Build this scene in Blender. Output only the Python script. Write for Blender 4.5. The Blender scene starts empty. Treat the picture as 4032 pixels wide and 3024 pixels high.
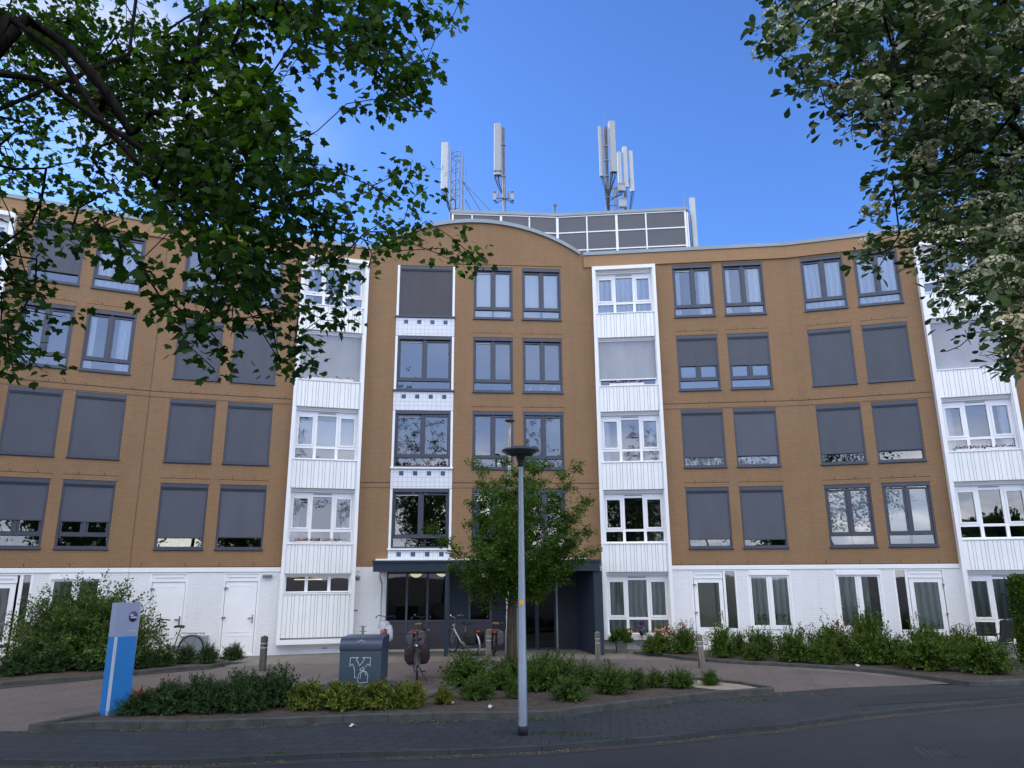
SKYS = .15; SKYT = (1.0, 1.4, 2.2); CLOUD = 1.9; CLOUD0 = 2.5; LAV = (.66, .71, .86); LAV2 = (.4, .57, .98); EXPO = 0.0
import bpy, bmesh, math, random
import numpy as np
from mathutils import Vector, Matrix
rnd = random.Random(7)
SC = bpy.context.scene
COL = SC.collection
PI = math.pi
# ---------------------------------------------------------------- materials
def newmat(name):
    m = bpy.data.materials.new(name); m.use_nodes = True
    nt = m.node_tree; b = nt.nodes['Principled BSDF']
    return m, nt, b
def link(nt, a, b): nt.links.new(a, b)
def coords(nt, kind='Object'):
    tc = nt.nodes.new('ShaderNodeTexCoord'); return tc.outputs[kind]
def noise(nt, vec, scale, detail=3, rough=.55):
    n = nt.nodes.new('ShaderNodeTexNoise'); n.inputs['Scale'].default_value = scale
    n.inputs['Detail'].default_value = detail; n.inputs['Roughness'].default_value = rough
    if vec is not None: link(nt, vec, n.inputs['Vector'])
    return n
def ramp(nt, fac, stops):
    r = nt.nodes.new('ShaderNodeValToRGB'); e = r.color_ramp.elements
    while len(e) < len(stops): e.new(.5)
    for i, (p, c) in enumerate(stops):
        e[i].position = p; e[i].color = tuple(c) + (1,) if len(c) == 3 else c
    link(nt, fac, r.inputs['Fac']); return r
def mix(nt, fac, a, b, mode='MIX'):
    m = nt.nodes.new('ShaderNodeMix'); m.data_type = 'RGBA'; m.blend_type = mode
    for s, v in ((m.inputs[0], fac), (m.inputs[6], a), (m.inputs[7], b)):
        if hasattr(v, 'is_output'): link(nt, v, s)
        elif isinstance(v, (int, float)): s.default_value = v
        else: s.default_value = tuple(v) + (1,)
    return m.outputs[2]
def bump(nt, h, strength, dist, b):
    n = nt.nodes.new('ShaderNodeBump'); n.inputs['Strength'].default_value = strength
    n.inputs['Distance'].default_value = dist
    link(nt, h, n.inputs['Height']); link(nt, n.outputs[0], b.inputs['Normal'])
def simple(name, col, rough=.5, metal=0, var=.12, scale=6, bumpk=0, spec=.5):
    m, nt, b = newmat(name)
    n = noise(nt, coords(nt), scale, 4)
    lo = [c*(1-var) for c in col]; hi = [min(1, c*(1+var)) for c in col]
    r = ramp(nt, n.outputs['Fac'], [(.3, lo), (.7, hi)])
    link(nt, r.outputs[0], b.inputs['Base Color'])
    b.inputs['Roughness'].default_value = rough; b.inputs['Metallic'].default_value = metal
    b.inputs['Specular IOR Level'].default_value = spec
    if bumpk:
        n2 = noise(nt, coords(nt), scale*8, 3); bump(nt, n2.outputs['Fac'], bumpk, .01, b)
    return m
def brickmat(name, c1, c2, cm, bw, bh, mortar, var=.1, rough=.75, bumpk=.5, offset=.5, msmooth=.3, uvscale=1.0, grime=.15):
    m, nt, b = newmat(name)
    mp = nt.nodes.new('ShaderNodeMapping'); link(nt, coords(nt, 'UV'), mp.inputs[0])
    mp.inputs['Scale'].default_value = (uvscale,)*3
    t = nt.nodes.new('ShaderNodeTexBrick'); link(nt, mp.outputs[0], t.inputs['Vector'])
    t.inputs['Scale'].default_value = 1; t.inputs['Brick Width'].default_value = bw; t.inputs['Row Height'].default_value = bh
    t.inputs['Mortar Size'].default_value = mortar; t.inputs['Mortar Smooth'].default_value = msmooth
    t.offset = offset; t.inputs['Bias'].default_value = 0
    t.inputs['Color1'].default_value = tuple(c1)+(1,); t.inputs['Color2'].default_value = tuple(c2)+(1,); t.inputs['Mortar'].default_value = tuple(cm)+(1,)
    n = noise(nt, mp.outputs[0], .6, 5); r = ramp(nt, n.outputs['Fac'], [(.3, (1-grime,)*3), (.7, (1+var,)*3 if False else (1, 1, 1))])
    n2 = noise(nt, mp.outputs[0], 9, 4); r2 = ramp(nt, n2.outputs['Fac'], [(.25, (1-var,)*3), (.75, (1, 1, 1))])
    mp2 = nt.nodes.new('ShaderNodeMapping'); link(nt, coords(nt, 'UV'), mp2.inputs[0]); mp2.inputs['Scale'].default_value = (2.2, .16, 1)
    n4 = noise(nt, mp2.outputs[0], 1, 5, .7); r4 = ramp(nt, n4.outputs['Fac'], [(.3, (1-grime*.8,)*3), (.55, (1, 1, 1))])
    c = mix(nt, 1, t.outputs['Color'], r.outputs[0], 'MULTIPLY'); c = mix(nt, 1, c, r4.outputs[0], 'MULTIPLY'); c = mix(nt, 1, c, r2.outputs[0], 'MULTIPLY')
    link(nt, c, b.inputs['Base Color']); b.inputs['Roughness'].default_value = rough
    inv = nt.nodes.new('ShaderNodeMath'); inv.operation = 'MULTIPLY_ADD'; inv.inputs[1].default_value = -1; inv.inputs[2].default_value = 1
    link(nt, t.outputs['Fac'], inv.inputs[0])
    ad = nt.nodes.new('ShaderNodeMath'); ad.operation = 'MULTIPLY_ADD'; ad.inputs[1].default_value = .35
    link(nt, n2.outputs['Fac'], ad.inputs[0]); link(nt, inv.outputs[0], ad.inputs[2])
    bump(nt, ad.outputs[0], bumpk, .006, b)
    return m
def leafmat(name, stops, trans=.3, rough=.45, tcol=None):
    m, nt, b = newmat(name)
    g = nt.nodes.new('ShaderNodeNewGeometry')
    r = ramp(nt, g.outputs['Random Per Island'], stops)
    n = noise(nt, coords(nt), 1.3, 2); r2 = ramp(nt, n.outputs['Fac'], [(.3, (.72, .72, .72)), (.7, (1.15, 1.15, 1.1))])
    c = mix(nt, 1, r.outputs[0], r2.outputs[0], 'MULTIPLY')
    link(nt, c, b.inputs['Base Color']); b.inputs['Roughness'].default_value = rough
    b.inputs['Specular IOR Level'].default_value = .22
    tr = nt.nodes.new('ShaderNodeBsdfTranslucent')
    tc = mix(nt, 1, c, tcol or (1.5, 1.6, .55), 'MULTIPLY'); link(nt, tc, tr.inputs['Color'])
    ms = nt.nodes.new('ShaderNodeMixShader'); ms.inputs[0].default_value = trans
    link(nt, b.outputs[0], ms.inputs[1]); link(nt, tr.outputs[0], ms.inputs[2])
    link(nt, ms.outputs[0], nt.nodes['Material Output'].inputs['Surface'])
    return m
def glassmat(name, ior=2.3, tint=(.9, .93, .95), add=.02):
    m, nt, b = newmat(name); nt.nodes.remove(b)
    tr = nt.nodes.new('ShaderNodeBsdfTransparent'); tr.inputs[0].default_value = tuple(tint)+(1,)
    gl = nt.nodes.new('ShaderNodeBsdfGlossy'); gl.inputs['Roughness'].default_value = .015
    gl.inputs['Color'].default_value = (.95, .97, 1, 1)
    n = noise(nt, coords(nt), .9, 1); bp = nt.nodes.new('ShaderNodeBump'); bp.inputs['Strength'].default_value = .12; bp.inputs['Distance'].default_value = .03
    link(nt, n.outputs['Fac'], bp.inputs['Height']); link(nt, bp.outputs[0], gl.inputs['Normal'])
    fr = nt.nodes.new('ShaderNodeFresnel'); fr.inputs[0].default_value = ior
    ad = nt.nodes.new('ShaderNodeMath'); ad.operation = 'ADD'; ad.inputs[1].default_value = add; link(nt, fr.outputs[0], ad.inputs[0])
    ms = nt.nodes.new('ShaderNodeMixShader'); link(nt, ad.outputs[0], ms.inputs[0])
    link(nt, tr.outputs[0], ms.inputs[1]); link(nt, gl.outputs[0], ms.inputs[2])
    link(nt, ms.outputs[0], nt.nodes['Material Output'].inputs['Surface'])
    return m
def emit(name, col, s):
    m, nt, b = newmat(name); b.inputs['Base Color'].default_value = tuple(col)+(1,)
    b.inputs['Emission Color'].default_value = tuple(col)+(1,); b.inputs['Emission Strength'].default_value = s
    return m
def clothmat(name, c1, c2, scale=14):
    m, nt, b = newmat(name)
    w = nt.nodes.new('ShaderNodeTexWave'); w.inputs['Scale'].default_value = scale*.12; w.inputs['Distortion'].default_value = 1.5
    w.bands_direction = 'X'; link(nt, coords(nt, 'UV'), w.inputs[0])
    r = ramp(nt, w.outputs['Fac'], [(0, c1), (1, c2)]); link(nt, r.outputs[0], b.inputs['Base Color'])
    b.inputs['Roughness'].default_value = .9
    return m
def barkmat(name, c1, c2, sc=18):
    m, nt, b = newmat(name)
    mp = nt.nodes.new('ShaderNodeMapping'); link(nt, coords(nt), mp.inputs[0]); mp.inputs['Scale'].default_value = (sc, sc, sc*.12)
    n = noise(nt, mp.outputs[0], 1, 6, .7); r = ramp(nt, n.outputs['Fac'], [(.35, c1), (.65, c2)])
    link(nt, r.outputs[0], b.inputs['Base Color']); b.inputs['Roughness'].default_value = .95; b.inputs['Specular IOR Level'].default_value = .1
    bump(nt, n.outputs['Fac'], .9, .02, b)
    return m
BROWN = (.29, .169, .082)
M = {}
M['brick'] = brickmat('painted_brick_brown', BROWN, [c*.93 for c in BROWN], [c*.72 for c in BROWN], .22, .066, .007, var=.1, bumpk=.45, grime=.1)
M['trimbrick'] = simple('painted_render_brown', [c*1.02 for c in BROWN], .75, var=.05, scale=3)
M['groove'] = simple('joint_brown', (.035, .02, .012), .9)
M['whitebrick'] = brickmat('painted_brick_white', (.79, .8, .81), (.76, .77, .79), (.68, .69, .71), .24, .07, .008, var=.06, bumpk=.35, grime=.06)
def screenmat(name, col):
    m, nt, b = newmat(name); oi = nt.nodes.new('ShaderNodeObjectInfo'); r_ = ramp(nt, oi.outputs['Random'], [(0, [c*.88 for c in col]), (1, [c*1.1 for c in col])])
    mp = nt.nodes.new('ShaderNodeMapping'); link(nt, coords(nt, 'UV'), mp.inputs[0]); mp.inputs['Scale'].default_value = (1.6, .5, 1)
    n = noise(nt, mp.outputs[0], 1.5, 4, .6); r2 = ramp(nt, n.outputs['Fac'], [(.3, (.9, .9, .9)), (.7, (1.07, 1.07, 1.07))])
    link(nt, mix(nt, 1, r_.outputs[0], r2.outputs[0], 'MULTIPLY'), b.inputs['Base Color']); b.inputs['Roughness'].default_value = .75
    bump(nt, n.outputs['Fac'], .35, .02, b); return m
M['white'] = simple('white_lacquer', (.8, .81, .82), .4, var=.03, scale=2)
M['board'] = simple('white_facade_board', (.8, .82, .82), .45, var=.04, scale=1.5)
M['gap'] = simple('board_joint_grey', (.25, .28, .3), .8)
M['dark'] = simple('anthracite_aluminium', (.052, .06, .082), .4, var=.08, scale=3)
M['dark2'] = simple('black_joint_shadow', (.012, .014, .02), .5)  # near black for real joints and for strips imitating window shade
M['screen'] = screenmat('screen_fabric_slate', (.076, .085, .11))
M['screenblack'] = screenmat('screen_fabric_charcoal', (.07, .068, .08))
M['screenlight'] = screenmat('screen_fabric_silver', (.31, .335, .38))
M['glass'] = glassmat('window_glass')
M['glassdark'] = glassmat('tinted_glass', 1.5, (.35, .4, .42), 0)
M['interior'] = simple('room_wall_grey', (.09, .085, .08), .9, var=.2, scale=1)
M['curtain'] = clothmat('net_curtain_white', (.62, .66, .72), (.88, .9, .93))
M['drape'] = clothmat('drape_sage', (.5, .56, .48), (.88, .92, .84))
M['blind'] = simple('white_blind', (.86, .9, .9), .8, var=.05, scale=.8)
M['olive'] = simple('olive_blind', (.5, .5, .36), .8, var=.12, scale=1.5)
M['tile'] = brickmat('white_wall_tile', (.74, .76, .79), (.7, .72, .76), (.4, .42, .47), .153, .153, .006, var=.05, offset=0, bumpk=.2, rough=.25, grime=.05)
M['bluetile'] = simple('blue_wall_tile', (.035, .085, .16), .25, var=.25, scale=5)
M['flash'] = simple('zinc_flashing', (.24, .28, .3), .5, metal=.3, var=.1, scale=1)
M['panel'] = simple('plant_room_panel', (.085, .085, .095), .35, var=.1, scale=.7)
M['panelmauve'] = simple('grey_plinth_panel', (.065, .06, .074), .5, var=.06, scale=1, spec=.25)
M['navybrick'] = brickmat('painted_brick_navy', (.02, .025, .04), (.018, .021, .035), (.012, .014, .022), .22, .066, .007, var=.1, bumpk=.4)
M['navy'] = simple('navy_cladding', (.021, .033, .05), .55, var=.08, scale=1.5, spec=.25)
M['roofing'] = simple('bitumen_roof', (.06, .06, .06), .9)
M['concrete'] = simple('concrete_light', (.4, .39, .36), .85, var=.15, scale=4, bumpk=.3)
M['galv'] = simple('galvanised_steel', (.2, .21, .225), .5, metal=.5, var=.15, scale=8)
M['mastgrey'] = simple('mast_dark_grey', (.12, .12, .125), .55, var=.3, scale=6)
M['antwhite'] = simple('antenna_radome', (.46, .5, .51), .4, var=.06, scale=3)
M['antgrey'] = simple('antenna_radome_grey', (.33, .35, .38), .4, var=.05, scale=3)
M['black'] = simple('black_rubber', (.015, .015, .018), .6)
M['cable'] = simple('black_cable', (.02, .02, .022), .5)
M['wood'] = barkmat('weathered_wood', (.07, .062, .05), (.24, .215, .18), 22)
M['poleWood'] = barkmat('flaking_white_paint', (.2, .17, .14), (.72, .72, .72), 14)
M['rust'] = simple('rusty_iron', (.07, .04, .03), .8, var=.4, scale=20)
M['binblue'] = simple('container_blue_grey', (.035, .062, .088), .45, var=.12, scale=3)
M['binhood'] = simple('container_hood_navy', (.022, .04, .085), .35, var=.15, scale=3)
M['marking'] = simple('pale_marking', (.5, .6, .66), .5)
M['pylongrey'] = simple('sign_lilac_grey', (.22, .265, .4), .3, var=.04, scale=2)
M['pylonblue'] = simple('sign_cyan_blue', (.004, .15, .44), .3, var=.06, scale=2)
M['pylonstripe'] = simple('sign_stripe_grey', (.38, .44, .56), .3, var=.04)
M['logodark'] = simple('logo_dark', (.035, .035, .09), .4)
M['red'] = simple('red_plastic', (.5, .01, .03), .4)
M['asphalt'] = None
M['trunk'] = barkmat('young_bark', (.03, .025, .014), (.1, .085, .055), 26)
M['bark'] = barkmat('dark_bark', (.006, .0055, .005), (.025, .022, .018), 20)
M['twig'] = simple('shrub_twig', (.06, .042, .03), .8)
M['maple'] = leafmat('maple_leaf', [(0, (.013, .036, .007)), (.5, (.024, .064, .011)), (.85, (.042, .1, .016)), (1, (.075, .15, .024))], .46, .55)
M['beam'] = leafmat('whitebeam_leaf', [(0, (.032, .062, .024)), (.5, (.055, .105, .038)), (.8, (.09, .145, .065)), (.93, (.12, .16, .09)), (1, (.3, .36, .28))], .2)
M['petal'] = leafmat('cream_blossom', [(0, (.42, .43, .27)), (1, (.72, .72, .5))], .15, .8, (1, 1, .9))
M['youngleaf'] = leafmat('hornbeam_leaf', [(0, (.024, .06, .008)), (.5, (.052, .12, .015)), (1, (.115, .2, .03))], .38)
M['hedgeleaf'] = leafmat('dark_hedge_leaf', [(0, (.013, .038, .01)), (.6, (.027, .065, .018)), (1, (.058, .105, .035))], .22, .6)
M['shrubleaf'] = leafmat('shrub_leaf', [(0, (.024, .056, .009)), (.6, (.052, .108, .018)), (1, (.12, .18, .04))], .28, .6)
M['bushleaf'] = leafmat('olive_shrub_leaf', [(0, (.022, .056, .006)), (.6, (.052, .11, .012)), (.97, (.1, .155, .024)), (1, (.26, .22, .02))], .28, .6)
M['spirea'] = leafmat('golden_spirea_leaf', [(0, (.05, .08, .01)), (.5, (.1, .14, .018)), (.88, (.17, .2, .026)), (1, (.2, .11, .04))], .22, .6)
M['redleaf'] = leafmat('bronze_shrub_leaf', [(0, (.1, .04, .03)), (.6, (.16, .09, .05)), (1, (.25, .16, .08))], .2, tcol=(1.2, .9, .7))
M['pinkflower'] = leafmat('pink_flower', [(0, (.5, .16, .18)), (.5, (.7, .3, .25)), (1, (.8, .6, .5))], .2, .7, (1, .9, .9))
M['purpleflower'] = leafmat('purple_flower', [(0, (.05, .01, .12)), (.6, (.14, .03, .2)), (.85, (.6, .5, .7)), (1, (.6, .2, .02))], .2, .7, (1, 1, 1))
M['orangeflower'] = leafmat('orange_flower', [(0, (.6, .1, .02)), (.5, (.7, .25, .05)), (1, (.7, .55, .4))], .2, .7, (1, 1, 1))
M['mixflower'] = leafmat('mixed_flower', [(0, (.5, .05, .1)), (.3, (.7, .7, .7)), (.6, (.2, .04, .25)), (.8, (.03, .1, .02)), (1, (.7, .3, .05))], .2, .7, (1, 1, 1))
M['pot'] = simple('grey_planter', (.12, .12, .115), .7, var=.2)
M['potwhite'] = simple('white_pot', (.7, .7, .66), .4)
M['potdark'] = simple('glazed_dark_pot', (.03, .025, .04), .2)
M['chrome'] = simple('polished_metal', (.38, .39, .41), .25, metal=.9)
M['bikeblack'] = simple('bike_black_paint', (.02, .022, .03), .3)
M['bikesilver'] = simple('bike_silver_paint', (.45, .47, .5), .3, metal=.5)
M['bikebronze'] = simple('bike_mauve_paint', (.13, .09, .11), .35)
M['bagplum'] = simple('pannier_plum', (.03, .013, .022), .85, var=.25, scale=18, bumpk=.5)
M['baggrey'] = simple('pannier_grey', (.07, .06, .075), .85, var=.25, scale=18, bumpk=.5)
M['bagblack'] = simple('pannier_black', (.012, .012, .014), .8, var=.2, scale=18, bumpk=.5)
M['leather'] = simple('brown_leather', (.16, .07, .03), .5)
M['coverwhite'] = simple('crumpled_cover', (.36, .38, .44), .8, var=.25, scale=14, bumpk=1)
M['taillight'] = simple('red_reflector', (.5, .03, .01), .25)
M['warm'] = emit('warm_lamp', (1, .78, .45), 1.6)
M['tube'] = emit('strip_lamp', (1, .72, .35), 1.3)
M['yellow'] = simple('yellow_sticker', (.75, .4, .01), .5)
M['lampcap'] = simple('lamp_head_black', (.022, .026, .032), .35)
M['lampglass'] = simple('lamp_diffuser', (.05, .06, .065), .2)
M['kerb'] = simple('kerb_concrete_dark', (.032, .037, .04), .85, var=.3, scale=3, bumpk=.4)
M['kerblight'] = simple('kerb_concrete_grey', (.05, .054, .052), .85, var=.35, scale=4, bumpk=.4)
M['paper'] = simple('white_paper', (.45, .45, .48), .8)
M['venetian'] = brickmat('venetian_slats', (.55, .66, .8), (.5, .62, .78), (.2, .25, .32), 9, .035, .006, offset=0, bumpk=.3)
def groundmat(name, c1, c2, scale, spots=None, bumpk=.5):
    m, nt, b = newmat(name); v = coords(nt)
    n = noise(nt, v, scale, 6, .65); r = ramp(nt, n.outputs['Fac'], [(.3, c1), (.7, c2)])
    n2 = noise(nt, v, .35, 3); r2 = ramp(nt, n2.outputs['Fac'], [(.35, (.78, .78, .8)), (.65, (1.1, 1.1, 1.08))])
    c = mix(nt, 1, r.outputs[0], r2.outputs[0], 'MULTIPLY')
    n3 = noise(nt, v, 60, 2)
    if spots:
        r3 = ramp(nt, n3.outputs['Fac'], [(.62, (0, 0, 0)), (.7, (1, 1, 1))]); c = mix(nt, r3.outputs[0], c, spots)
    link(nt, c, b.inputs['Base Color']); b.inputs['Roughness'].default_value = .9; bump(nt, n3.outputs['Fac'], bumpk, .01, b)
    return m
M['asphalt'] = groundmat('asphalt', (.0165, .0185, .023), (.0245, .027, .033), 3, (.08, .08, .085))
M['darkasphalt'] = groundmat('dark_asphalt', (.011, .013, .017), (.017, .0195, .024), 3, (.05, .05, .05))
M['soil'] = groundmat('bare_soil', (.03, .022, .016), (.075, .058, .045), 5, (.14, .12, .1), 1)
M['sand'] = groundmat('sandy_soil', (.26, .225, .17), (.4, .35, .27), 5, (.1, .08, .06), 1)
M['slabs'] = brickmat('pavement_slabs', (.032, .042, .051), (.024, .032, .04), (.005, .007, .009), .3, .3, .011, var=.25, bumpk=.5, grime=.3)
M['redpave'] = brickmat('red_clinker_paving', (.18, .15, .142), (.155, .132, .126), (.1, .086, .082), .2, .1, .006, var=.3, bumpk=.4, grime=.25)
M['paths'] = brickmat('grey_path_paving', (.235, .215, .19), (.2, .185, .17), (.12, .11, .1), .2, .1, .006, var=.25, bumpk=.4, grime=.25)
M['gutter'] = brickmat('gutter_setts', (.06, .059, .056), (.048, .047, .045), (.02, .02, .02), .2, .1, .008, var=.3)
# ---------------------------------------------------------------- object helpers
def tag(o, label=None, cat=None, group=None, kind=None):
    if label: o['label'] = label
    if cat: o['category'] = cat
    if group: o['group'] = group
    if kind: o['kind'] = kind
    return o
def thing(name, label, cat, loc=(0, 0, 0), rz=0, group=None):
    o = bpy.data.objects.new(name, None); COL.objects.link(o); o.location = loc; o.rotation_euler = (0, 0, rz)
    o.empty_display_size = .2
    return tag(o, label, cat, group)
def worldchild(o, root):          # mesh built in world coordinates, parented to an unrotated root
    o.parent = root; o.matrix_parent_inverse = Matrix.Translation(-Vector(root.location))
class MB:
    def __init__(s): s.v = []; s.f = []; s.uv = []; s.sm = []
    def face(s, pts, uv=None, smooth=False):
        i = len(s.v); s.v += [tuple(p) for p in pts]; s.f.append(tuple(range(i, i+len(pts))))
        s.uv += list(uv) if uv else [(p[0]+p[1]*.0, p[2]) if abs(pts[0][2]-pts[1][2])+abs(pts[1][2]-pts[2][2]) > 1e-6 else (p[0], p[1]) for p in pts]
        s.sm.append(smooth); return s
    def raw(s, verts, faces, smooth=False):
        i = len(s.v); s.v += [tuple(p) for p in verts]
        for f in faces:
            s.f.append(tuple(i+k for k in f)); s.uv += [(verts[k][0], verts[k][2]) for k in f]; s.sm.append(smooth)
        return s
    def box(s, x0, x1, y0, y1, z0, z1, mtx=None):
        p = [Vector((x, y, z)) for z in (z0, z1) for y in (y0, y1) for x in (x0, x1)]
        if mtx is not None: p = [mtx @ q for q in p]
        return s.raw(p, [(0, 2, 3, 1), (4, 5, 7, 6), (0, 1, 5, 4), (1, 3, 7, 5), (3, 2, 6, 7), (2, 0, 4, 6)])
    def tube(s, pts, rad, n=8, caps=True, smooth=True):
        pts = [Vector(p) for p in pts]; m = len(pts)
        rad = rad if isinstance(rad, (list, tuple)) else [rad]*m
        t0 = (pts[1]-pts[0]).normalized(); up = Vector((0, 0, 1)) if abs(t0.z) < .9 else Vector((1, 0, 0))
        a = t0.cross(up).normalized(); vs = []
        for i, p in enumerate(pts):
            t = (pts[min(i+1, m-1)]-pts[max(i-1, 0)]).normalized()
            a = (a - t*a.dot(t)).normalized(); b = t.cross(a)
            for k in range(n):
                an = 2*PI*k/n; vs.append(p + (a*math.cos(an)+b*math.sin(an))*rad[i])
        fs = [(i*n+k, i*n+(k+1) % n, (i+1)*n+(k+1) % n, (i+1)*n+k) for i in range(m-1) for k in range(n)]
        s.raw(vs, fs, smooth)
        if caps: s.raw(vs[:n], [tuple(range(n))[::-1]]); s.raw(vs[-n:], [tuple(range(n))])
        return s
    def lathe(s, prof, c=(0, 0, 0), n=20, smooth=True, mtx=None):   # prof: (r,z)
        vs = []
        for r, z in prof:
            for k in range(n):
                p = Vector((r*math.cos(2*PI*k/n), r*math.sin(2*PI*k/n), z))
                if mtx is not None: p = mtx @ p
                vs.append(p + Vector(c))
        fs = [(i*n+k, i*n+(k+1) % n, (i+1)*n+(k+1) % n, (i+1)*n+k) for i in range(len(prof)-1) for k in range(n)]
        return s.raw(vs, fs, smooth)
    def torus(s, c, R, r, axis=(0, 1, 0), n=32, m=8, a0=0, a1=2*PI):
        ax = Vector(axis).normalized(); u = ax.orthogonal().normalized()
        if abs(ax.z) < .5: u = Vector((0, 0, 1)); u = (u-ax*u.dot(ax)).normalized()
        w = ax.cross(u); full = abs(a1-a0-2*PI) < 1e-6; vs = []; k = n if full else n+1
        for i in range(k):
            a = a0+(a1-a0)*i/n; d = u*math.cos(a)+w*math.sin(a)
            for j in range(m):
                b = 2*PI*j/m; vs.append(Vector(c)+d*(R+r*math.cos(b))+ax*(r*math.sin(b)))
        fs = [(i*m+j, i*m+(j+1) % m, ((i+1) % k)*m+(j+1) % m, ((i+1) % k)*m+j) for i in range(n) for j in range(m)]
        return s.raw(vs, fs, True)
    def prism(s, poly, z0, z1):      # poly xy, ccw
        n = len(poly); vs = [(x, y, z0) for x, y in poly]+[(x, y, z1) for x, y in poly]
        s.raw(vs, [tuple(range(n, 2*n))]); 
        i = 0
        for i in range(n):
            j = (i+1) % n; s.raw([vs[i], vs[j], vs[n+j], vs[n+i]], [(0, 1, 2, 3)])
        return s
    def build(s, name, mat, parent=None, root=None, bevel=0):
        me = bpy.data.meshes.new(name); me.from_pydata(s.v, [], s.f)
        ul = me.uv_layers.new(name='UVMap'); flat = np.array(s.uv, dtype=np.float32).ravel()
        ul.data.foreach_set('uv', flat); me.polygons.foreach_set('use_smooth', s.sm)
        me.materials.append(M[mat] if isinstance(mat, str) else mat); me.validate(); me.update()
        o = bpy.data.objects.new(name, me); COL.objects.link(o)
        if root is not None: worldchild(o, root)
        elif parent is not None: o.parent = parent
        if bevel:
            b = o.modifiers.new('bevel', 'BEVEL'); b.width = bevel; b.segments = 2; b.limit_method = 'ANGLE'
        return o
def copytree(o, parent=None):
    c = o.copy(); COL.objects.link(c); c.parent = parent
    for ch in list(o.children): copytree(ch, c)
    return c
# ---------------------------------------------------------------- facade planes (metres, street level z = 0)
PLN = {'A': (28.10, .481), 'B': (26.11, .305), 'D': (25.0, .081), 'F': (25.5, -.108), 'G': (27.33, -.295)}
class Wall:
    def __init__(s, k):
        s.a, s.s = PLN[k]; q = math.hypot(1, s.s); s.n = Vector((s.s/q, -1/q, 0)); s.q = q
    def p(s, X, off, z): return Vector((X+off*s.n.x, s.a+s.s*X+off*s.n.y, z))
    def box(s, mb, X0, X1, o0, o1, z0, z1):
        P = [s.p(X, o, z) for z in (z0, z1) for o in (o1, o0) for X in (X0, X1)]
        i = len(mb.v); mb.v += [tuple(p) for p in P]
        for f in ((0, 2, 3, 1), (4, 5, 7, 6), (0, 1, 5, 4), (1, 3, 7, 5), (3, 2, 6, 7), (2, 0, 4, 6)):
            mb.f.append(tuple(i+k for k in f)); mb.sm.append(False)
            for k in f:
                X = (X0, X1)[k % 2]; o = (o1, o0)[(k//2) % 2]; z = (z0, z1)[k//4]
                mb.uv.append((X*s.q+o, z))
    def quad(s, mb, X0, X1, off, z0, z1, off2=None):
        o2 = off if off2 is None else off2
        mb.face([s.p(X0, off, z0), s.p(X1, off, z0), s.p(X1, o2, z1), s.p(X0, o2, z1)], [(X0*s.q, z0), (X1*s.q, z0), (X1*s.q, z1), (X0*s.q, z1)])
    def holes(s, mb, X0, X1, z0, z1, hs, off=0, rev=.2):
        xs = sorted({X0, X1, *[h[0] for h in hs], *[h[1] for h in hs]}); zs = sorted({z0, z1, *[h[2] for h in hs], *[h[3] for h in hs]})
        xs = [x for x in xs if X0 <= x <= X1]; zs = [z for z in zs if z0 <= z <= z1]
        for a, b in zip(xs, xs[1:]):
            for c, d in zip(zs, zs[1:]):
                mx, mz = (a+b)/2, (c+d)/2
                if not any(h[0] < mx < h[1] and h[2] < mz < h[3] for h in hs): s.quad(mb, a, b, off, c, d)
        for h in hs:
            a, b, c, d = h
            s.box4(mb, a, b, c, d, off, rev)
    def box4(s, mb, a, b, c, d, off, rev):
        P = s.p
        for q in ([P(a, off, c), P(a, off, d), P(a, off-rev, d), P(a, off-rev, c)], [P(b, off, d), P(b, off, c), P(b, off-rev, c), P(b, off-rev, d)],
                  [P(a, off, d), P(b, off, d), P(b, off-rev, d), P(a, off-rev, d)], [P(b, off, c), P(a, off, c), P(a, off-rev, c), P(b, off-rev, c)]):
            mb.face(q, [(v.x+v.y, v.z) for v in q])
WL = {k: Wall(k) for k in PLN}
# ================================================================ BUILDING
ROOT = thing('apartment_building', 'five storey brown and white apartment building with a curved gable over its entrance', 'building', (-.6, 25, 0))
def part(mb, name, mat, bevel=0, label=None):
    o = mb.build(name, mat, root=ROOT, bevel=bevel)
    if label: o['label'] = label
    return o
def sub(mb, name, mat, parent): 
    o = mb.build(name, mat); o.parent = parent; o.matrix_parent_inverse = Matrix.Identity(4); return o
ROWS = {1: (11.18, 13.12), 2: (8.50, 10.46), 3: (5.83, 7.79), 4: (3.17, 5.13)}
COLS = {'A': [(-14.75, -13.5), (-13.2, -11.96)], 'B': [(-10.82, -9.51), (-9.18, -7.85)], 'D': [(-1.36, .04), (.38, 1.78)],
        'F': [(5.79, 7.19), (7.53, 8.93)], 'G': [(10.2, 11.53), (11.85, 13.18)]}
SPAN = {'A': (-15.2, -11.4), 'B': (-11.4, -4.95), 'D': (-4.95, 2.65), 'F': (2.65, 9.73), 'G': (9.73, 24)}
BAY = {'left': ('B', -7.27, -5.09), 'right': ('F', 2.94, 5.18), 'farright': ('G', 13.65, 15.8), 'farleft': ('A', -17.3, -15.2)}
ZT = 13.66
def wholes(k): 
    return [(c[0], c[1], *ROWS[r]) for c in COLS[k] for r in ROWS]
strip = (-4.07, -2.02, 2.6, 13.12)
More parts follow.
